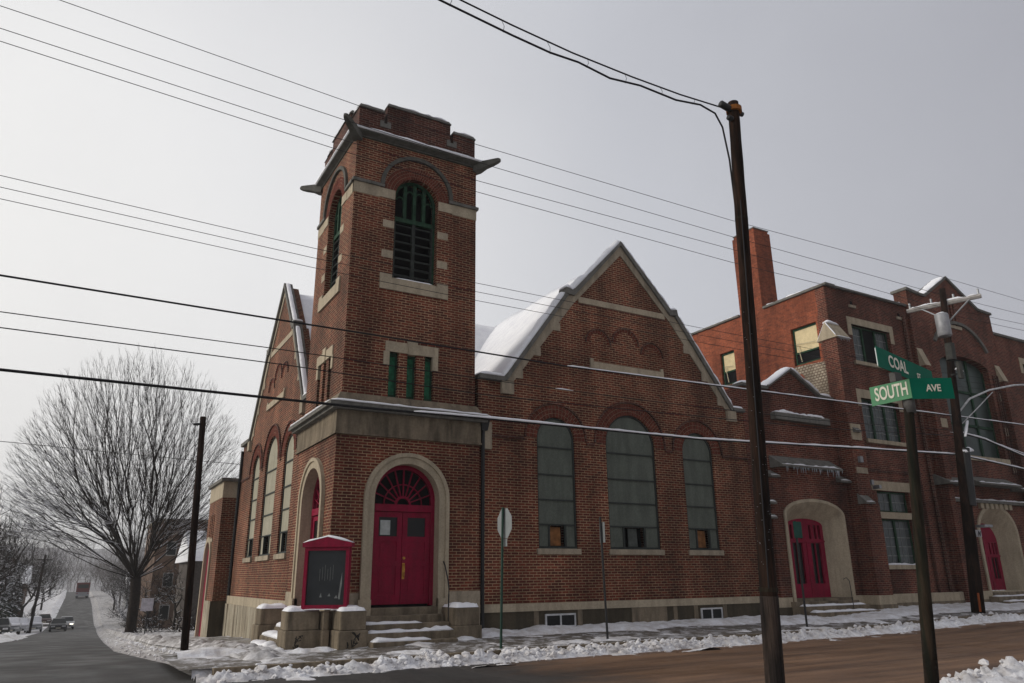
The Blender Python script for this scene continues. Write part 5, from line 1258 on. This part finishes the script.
# bushes by the side of the church
def bush(x, y, r, h, label, seed):
    env = dome(x, y, zg(x, y) + .1, r, h, 0); t = tree('bare_shrub', (x, y, zg(x, y) - .1), 150, env, label, 'shrub', 'bare shrubs behind the church', seed, .2, .011, .04, .2, snow=.5, twigs=3, twl=.3)
bush(1.4, 24, 1.0, 1.5, 'bare snowy shrub just left of the black corner pole', 3); bush(-.3, 34, .9, 1.3, 'bare twiggy shrub near the pale road sign', 5); bush(2.4, 27, 1.1, 1.9, 'bare snowy shrub behind the black corner pole', 8); bush(1.0, 29, 1.0, 1.4, 'low bare shrub between the road sign and the pole', 9)
# far wood on the rise and the skyline: one mass
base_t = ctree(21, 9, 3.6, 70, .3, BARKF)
kids = list(base_t.children); fw = MB(); fs_ = MB(); rg = random.Random(9)
for i in range(620):
    y = rg.uniform(235, 410); x = rg.uniform(-.16, .13) * (y + 20)
    if i < 190: y = rg.uniform(120, 240); x = -4 + rg.choice((-1, 1)) * rg.uniform(8, 34)
    z = (zg(x, y) if y > 235 else max(ZR(x, y), zg(x, y))) - .2; s = rg.uniform(.7, 1.2); a = rg.random() * 6.28; c_, s_2 = math.cos(a) * s, math.sin(a) * s
    for kchild in kids:
        tgt = fs_ if kchild.name.startswith('snow') else fw
        me = kchild.data
        tgt.add([(x + v.co.x * c_ - v.co.y * s_2, y + v.co.x * s_2 + v.co.y * c_, z + v.co.z * s) for v in me.vertices], [tuple(p.vertices) for p in me.polygons])
for c in kids: bpy.data.objects.remove(c)
bpy.data.objects.remove(base_t)
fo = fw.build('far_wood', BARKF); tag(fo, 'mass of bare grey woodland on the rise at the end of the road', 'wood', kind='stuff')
fs_.build('snow', SNOW, fo)

# ================================================================== distant houses
def house(x, y, w, d, h, rh, mat, label, chim=True, flat=False, rot=0, axis='x'):
    z = max(zg(x, y), ZR(x, y)) - .4
    t = empty('house' if not flat else 'apartment_building', (x, y, z), label, 'house' if not flat else 'apartment building', None)
    MB().box(x, x + w, y, y + d, z, z + h).build('wall', mat, t)
    if flat:
        MB().box(x - .15, x + w + .15, y - .15, y + d + .15, z + h, z + h + .25).build('cornice', STD, t)
        MB().box(x, x + w, y, y + d, z + h + .25, z + h + .33).build('snow', SNOW, t)
    else:
        r = MB()
        if axis == 'x': r.add([(x - .3, y - .3, z + h - .1), (x + w + .3, y - .3, z + h - .1), (x + w + .3, y + d + .3, z + h - .1), (x - .3, y + d + .3, z + h - .1), (x - .3, y + d / 2, z + h + rh), (x + w + .3, y + d / 2, z + h + rh)], [(0, 1, 5, 4), (2, 3, 4, 5), (0, 4, 3), (1, 2, 5), (0, 3, 2, 1)])
        else: r.add([(x - .3, y - .3, z + h - .1), (x + w + .3, y - .3, z + h - .1), (x + w + .3, y + d + .3, z + h - .1), (x - .3, y + d + .3, z + h - .1), (x + w / 2, y - .3, z + h + rh), (x + w / 2, y + d + .3, z + h + rh)], [(0, 1, 4), (2, 3, 5), (0, 4, 5, 3), (1, 2, 5, 4), (0, 3, 2, 1)])
        r.build('roof', SNOW, t)
        if chim: MB().box(x + w * .62, x + w * .62 + .6, y + d * .4, y + d * .4 + .6, z + h, z + h + rh + .9).build('chimney', BRF, t)
    nf = max(1, int(h / 2.8))
    for fl_ in range(nf):
        for k in range(max(1, int(w / 2.4))):
            u = x + .9 + k * 2.4
            if u + .9 > x + w: break
            f = MB().box(u, u + .9, y - .05, y + .03, z + 1.3 + fl_ * 2.8, z + 2.6 + fl_ * 2.8).build('window', plain('far_window_frame', (.3, .29, .27), .7) if 'far_window_frame' not in bpy.data.materials else bpy.data.materials['far_window_frame'], t)
            MB().box(u + .08, u + .82, y - .07, y - .04, z + 1.38 + fl_ * 2.8, z + 2.52 + fl_ * 2.8).build('pane', GLS, f)
    return t
house(1.9, 62, 7.5, 12, 10.0, 0, BRF, 'brown brick flat-roofed block behind the huge bare tree', flat=True)
house(2.7, 42, 7, 8, 5.2, 2.2, plain('dark_siding', (.10, .085, .075), .9), 'dark house with a snowy roof and small chimney just left of the church')
house(3.6, 100, 8, 9, 5.0, 2.2, plain('cream_siding', (.34, .30, .23), .9), 'pale house with a snowy roof behind the huge tree trunk', axis='y')
house(-15.5, 104, 6, 8, 6, 2.2, BRF, 'brown house with a snowy roof among the trees at left')
house(-20, 80, 6, 8, 5, 2.4, plain('white_siding', (.5, .5, .5), .9), 'white house with a snowy roof at the left edge', axis='y')
house(5.5, 150, 8, 9, 4.5, 2.4, plain('grey_siding', (.25, .25, .25), .9), 'small grey house with a snowy roof on the far rise at right')
# distant poles
for (x, y, h, lean_, lb) in ((-11.2, 47, 7.2, 1.2, 'leaning utility pole among the trees at the left edge'), (-7.7, 88, 8.5, .3, 'distant utility pole behind the parked cars')):
    z = zg(x, y); t = empty('utility_pole', (x, y, z), lb, 'utility pole'); MB().tube([(x, y, z), (x + lean_, y, z + h)], [.16, .11], 8).build('pole_shaft', WOOD, t, True)
    MB().box(x + lean_ * .93 - .8, x + lean_ * .93 + .8, y - .06, y + .06, z + h * .93, z + h * .93 + .1).build('crossarm', WOOD, t)

# ================================================================== cars
def car(name, loc, rot, paint, label, snowy=False, group=None, lights=False, L_=4.4, Wd=1.8, H=1.45):
    t = empty(name, loc, label, 'car', group); t.rotation_euler = (0, 0, rot)
    def B(m, nm, mat, par=t, smooth=False):
        o = m.build(nm, mat, None, smooth); o.parent = par; return o
    h = Wd / 2
    prof = [(-L_ / 2, .35), (-L_ / 2, .72), (-L_ / 2 + .15, .86), (-.95, .98), (-.95, .98), (1.55, 1.0), (L_ / 2 - .1, .92), (L_ / 2, .70), (L_ / 2, .35)]
    b = MB(); P = prof; n = len(P); vs_ = []
    for s, k in ((-1, 1), (-.88, 1.0), (.88, 1.0), (1, 1)): vs_ += [(s * h, y, z - (.07 if abs(s) == 1 and z > .6 else 0)) for y, z in P]
    fs = [tuple(range(n)), tuple(reversed(range(3 * n, 4 * n)))]
    for q in range(3): fs += [(q * n + i, q * n + (i + 1) % n, (q + 1) * n + (i + 1) % n, (q + 1) * n + i) for i in range(n)]
    b.add(vs_, fs); body = B(b, 'body', paint)
    c = MB(); cb, ct = [(-1.05, .96), (1.6, .97)], [(-.35, H), (1.1, H - .02)]
    v = [(s * h * .9, y, z) for s in (-1, 1) for y, z in cb] + [(s * h * .70, y, z) for s in (-1, 1) for y, z in ct]
    c.add(v, [(0, 1, 5, 4), (2, 3, 7, 6), (0, 2, 6, 4), (1, 3, 7, 5), (4, 5, 7, 6)]); B(c, 'cabin_glass', GLS if not snowy else SNOW)
    B(MB().box(-h * .68, h * .68, -.32, 1.07, H - .01, H + .03), 'roof', SNOW if snowy else paint)
    for s in (-1, 1):
        for y in (-1.35, 1.35):
            w = B(MB().tube([(s * (h - .2), y, .33), (s * (h + .01), y, .33)], .33, 14), 'wheel', RUBBER); B(MB().tube([(s * (h + .0), y, .33), (s * (h + .02), y, .33)], .19, 10), 'rim', GSTEEL, w)
        hl = MB().box(s * h * .62 - .2, s * h * .62 + .2, -L_ / 2 - .02, -L_ / 2 + .1, .60, .74)
        hm = plain('headlight_off', (.6, .6, .6), .2) if not lights else None
        if lights:
            hm = bpy.data.materials.get('headlight_lit')
            if not hm: hm, nt, bb = newmat('headlight_lit'); bb.inputs['Emission Color'].default_value = (1, .9, .7, 1); bb.inputs['Emission Strength'].default_value = 1.6
        B(hl, 'headlight', hm)
    B(MB().box(-h * .5, h * .5, -L_ / 2 - .03, -L_ / 2 + .05, .42, .56), 'grille', BLK); B(MB().box(-.25, .25, -L_ / 2 - .04, -L_ / 2 - .031, .44, .54), 'number_plate', LET)
    if snowy:
        s = MB().snow([(0, -L_ / 2 + .05, .90), (0, -1.0, .97)], Wd * .92, .16, loc[0], rag=.2); s.snow([(0, -.95, 1.0), (0, -.35, H), (0, 1.1, H), (0, 1.6, 1.0)], Wd * .80, .16, 2, rag=.2); B(s, 'snow', SNOW, t, True)
    return t
PB = plain('dark_car_paint', (.03, .03, .033), .3, .2); PW = plain('white_car_paint', (.5, .5, .5), .3); PG = plain('silver_car_paint', (.3, .31, .32), .35, .4); PK = plain('black_car_paint', (.015, .015, .017), .3)
def zc(x, y): return ZR(x, y) + .02
car('parked_car', (-7.6, 97, zc(-7.6, 97)), .03, PG, 'silver snow-covered car, rightmost of the parked cars', True, 'cars parked along the left kerb', H=1.6)
car('parked_car', (-8.7, 88, zc(-8.7, 88)), .03, PW, 'snow-covered car second from the right of the parked cars', True, 'cars parked along the left kerb')
car('parked_car', (-9.2, 80, zc(-9.2, 80)), .03, PG, 'snow-covered car third from the right of the parked cars', True, 'cars parked along the left kerb')
car('parked_car', (-9.75, 72, zc(-9.75, 72)), .03, PK, 'black car cut by the left edge of the picture', False, 'cars parked along the left kerb')
car('car', (-5.0, 95, zc(-5.0, 95)), .02, PB, 'dark car driving up the road towards the camera', False, None, False)
car('car', (-4.15, 103, zc(-4.15, 103)), .02, PW, 'white car with its headlights lit right behind the dark car', False, None, True)
car('parked_car', (-6.9, 118, zc(-6.9, 118)), .02, plain('maroon_car_paint', (.06, .03, .03), .5), 'dark snow-dusted car parked on the left beyond the silver one', False, 'cars parked along the left kerb')
x, y = -1.4, 185; z = zc(x, y)
tk = empty('truck', (x, y, z), 'red box truck seen from behind at the top of the distant rise', 'truck')
MB().box(x - 1.3, x + 1.3, y, y + 5.5, z + .75, z + 3.3).build('box_body', plain('truck_red', (.12, .015, .015), .6), tk); MB().box(x - 1.2, x + 1.2, y + 5.6, y + 7.2, z + .6, z + 2.3).build('cab', plain('truck_red_cab', (.2, .02, .02), .5), tk)
MB().box(x - 1.05, x + 1.05, y - .03, y + .0, z + 2.1, z + 2.9).build('rear_window', GLS, tk)
MB().box(x - 1.3, x + 1.3, y - .15, y + .0, z + .45, z + 1.25).build('bumper', GSTEEL, tk)
for sx in (-1, 1):
    MB().tube([(x + sx * .8, y + 1.2, z + .45), (x + sx * 1.2, y + 1.2, z + .45)], .45, 12).build('wheel', RUBBER, tk); MB().tube([(x + sx * .8, y + 6.2, z + .45), (x + sx * 1.2, y + 6.2, z + .45)], .45, 12).build('wheel', RUBBER, tk)
    MB().box(x + sx * 1.05 - .12, x + sx * 1.05 + .12, y - .18, y - .151, z + .9, z + 1.05).build('tail_light', RED, tk)

# ================================================================== haze
hm_, nt, b_ = newmat('haze'); nt.nodes.remove(b_); pv = N(nt, 'ShaderNodeVolumePrincipled'); pv.inputs['Color'].default_value = (.9, .9, .9, 1); pv.inputs['Density'].default_value = .0007
L(nt, pv.outputs[0], nt.nodes['Material Output'].inputs['Volume'])
hz = MB().box(-1000, 1000, -1000, 1300, -20, 60).build('haze', hm_); tag(hz, 'pale winter haze thickening towards the end of the road', 'haze', kind='stuff')

# ================================================================== sky, light, camera
w = bpy.data.worlds.new('World'); sc.world = w; w.use_nodes = True; nt = w.node_tree
bg = nt.nodes['Background']
SUN_EL, SUN_AZ = R(24), R(-72)          # azimuth measured from +Y towards +X
sky = N(nt, 'ShaderNodeTexSky', sky_type='NISHITA', sun_disc=False); sky.sun_elevation = SUN_EL; sky.sun_rotation = SUN_AZ; sky.air_density = 2; sky.dust_density = 6; sky.altitude = 200
hs = N(nt, 'ShaderNodeHueSaturation'); hs.inputs['Saturation'].default_value = .12; hs.inputs['Value'].default_value = .35; L(nt, sky.outputs[0], hs.inputs['Color'])
tc = N(nt, 'ShaderNodeTexCoord'); dt = N(nt, 'ShaderNodeVectorMath', operation='DOT_PRODUCT'); L(nt, tc.outputs['Generated'], dt.inputs[0])
dt.inputs[1].default_value = (-.55, .80, -.10)
rp = N(nt, 'ShaderNodeValToRGB'); e = rp.color_ramp.elements
e[0].position = .0; e[0].color = (.285, .29, .325, 1); e[1].position = 1.0; e[1].color = (.72, .71, .69, 1)
k = rp.color_ramp.elements.new(.42); k.color = (.42, .43, .465, 1)
k = rp.color_ramp.elements.new(.72); k.color = (.59, .59, .60, 1)
mr = N(nt, 'ShaderNodeMapRange'); mr.inputs[1].default_value = -.4; mr.inputs[2].default_value = .95; L(nt, dt.outputs['Value'], mr.inputs[0]); L(nt, mr.outputs[0], rp.inputs[0])
cl = N(nt, 'ShaderNodeTexNoise'); cl.inputs['Scale'].default_value = 1.3; cl.inputs['Detail'].default_value = 6; L(nt, tc.outputs['Generated'], cl.inputs['Vector'])
clr = ramp(nt, cl.outputs['Fac'], .3, .7, (.90, .90, .91), (1.06, 1.06, 1.055))
c0 = mixc(nt, 1, rp.outputs[0], clr, 'MULTIPLY')
sc10 = N(nt, 'ShaderNodeVectorMath', operation='SCALE'); L(nt, c0, sc10.inputs[0]); sc10.inputs['Scale'].default_value = 10
col = mixc(nt, .06, sc10.outputs[0], hs.outputs[0])
L(nt, col, bg.inputs['Color']); bg.inputs['Strength'].default_value = .1
sd = bpy.data.lights.new('sun', 'SUN'); sd.energy = 1.3; sd.angle = R(24); sd.color = (1, .95, .86)
so = bpy.data.objects.new('sun', sd); COL.objects.link(so)
dirv = Vector((math.sin(SUN_AZ) * math.cos(SUN_EL), math.cos(SUN_AZ) * math.cos(SUN_EL), math.sin(SUN_EL)))
so.rotation_euler = dirv.to_track_quat('Z', 'Y').to_euler()
cam = bpy.data.cameras.new('camera'); co = bpy.data.objects.new('camera', cam); COL.objects.link(co); sc.camera = co
yaw, pitch, roll = .5213, .306, -.01
f = Vector((math.sin(yaw) * math.cos(pitch), math.cos(yaw) * math.cos(pitch), math.sin(pitch))); r = Vector((math.cos(yaw), -math.sin(yaw), 0)); u = r.cross(f)
r2 = r * math.cos(roll) + u * math.sin(roll); u2 = -r * math.sin(roll) + u * math.cos(roll)
from mathutils import Matrix
M = Matrix((r2, u2, -f)).transposed().to_4x4(); M.translation = (-4.838, -16.457, 1.239); co.matrix_world = M
cam.sensor_width = 36; cam.lens = 742.8 / 1024 * 36; cam.clip_start = .05; cam.clip_end = 3000
sc.render.resolution_x = 1024; sc.render.resolution_y = 683
sc.view_settings.view_transform = 'Standard'; sc.view_settings.look = 'None'; sc.view_settings.exposure = .52; sc.view_settings.gamma = 1
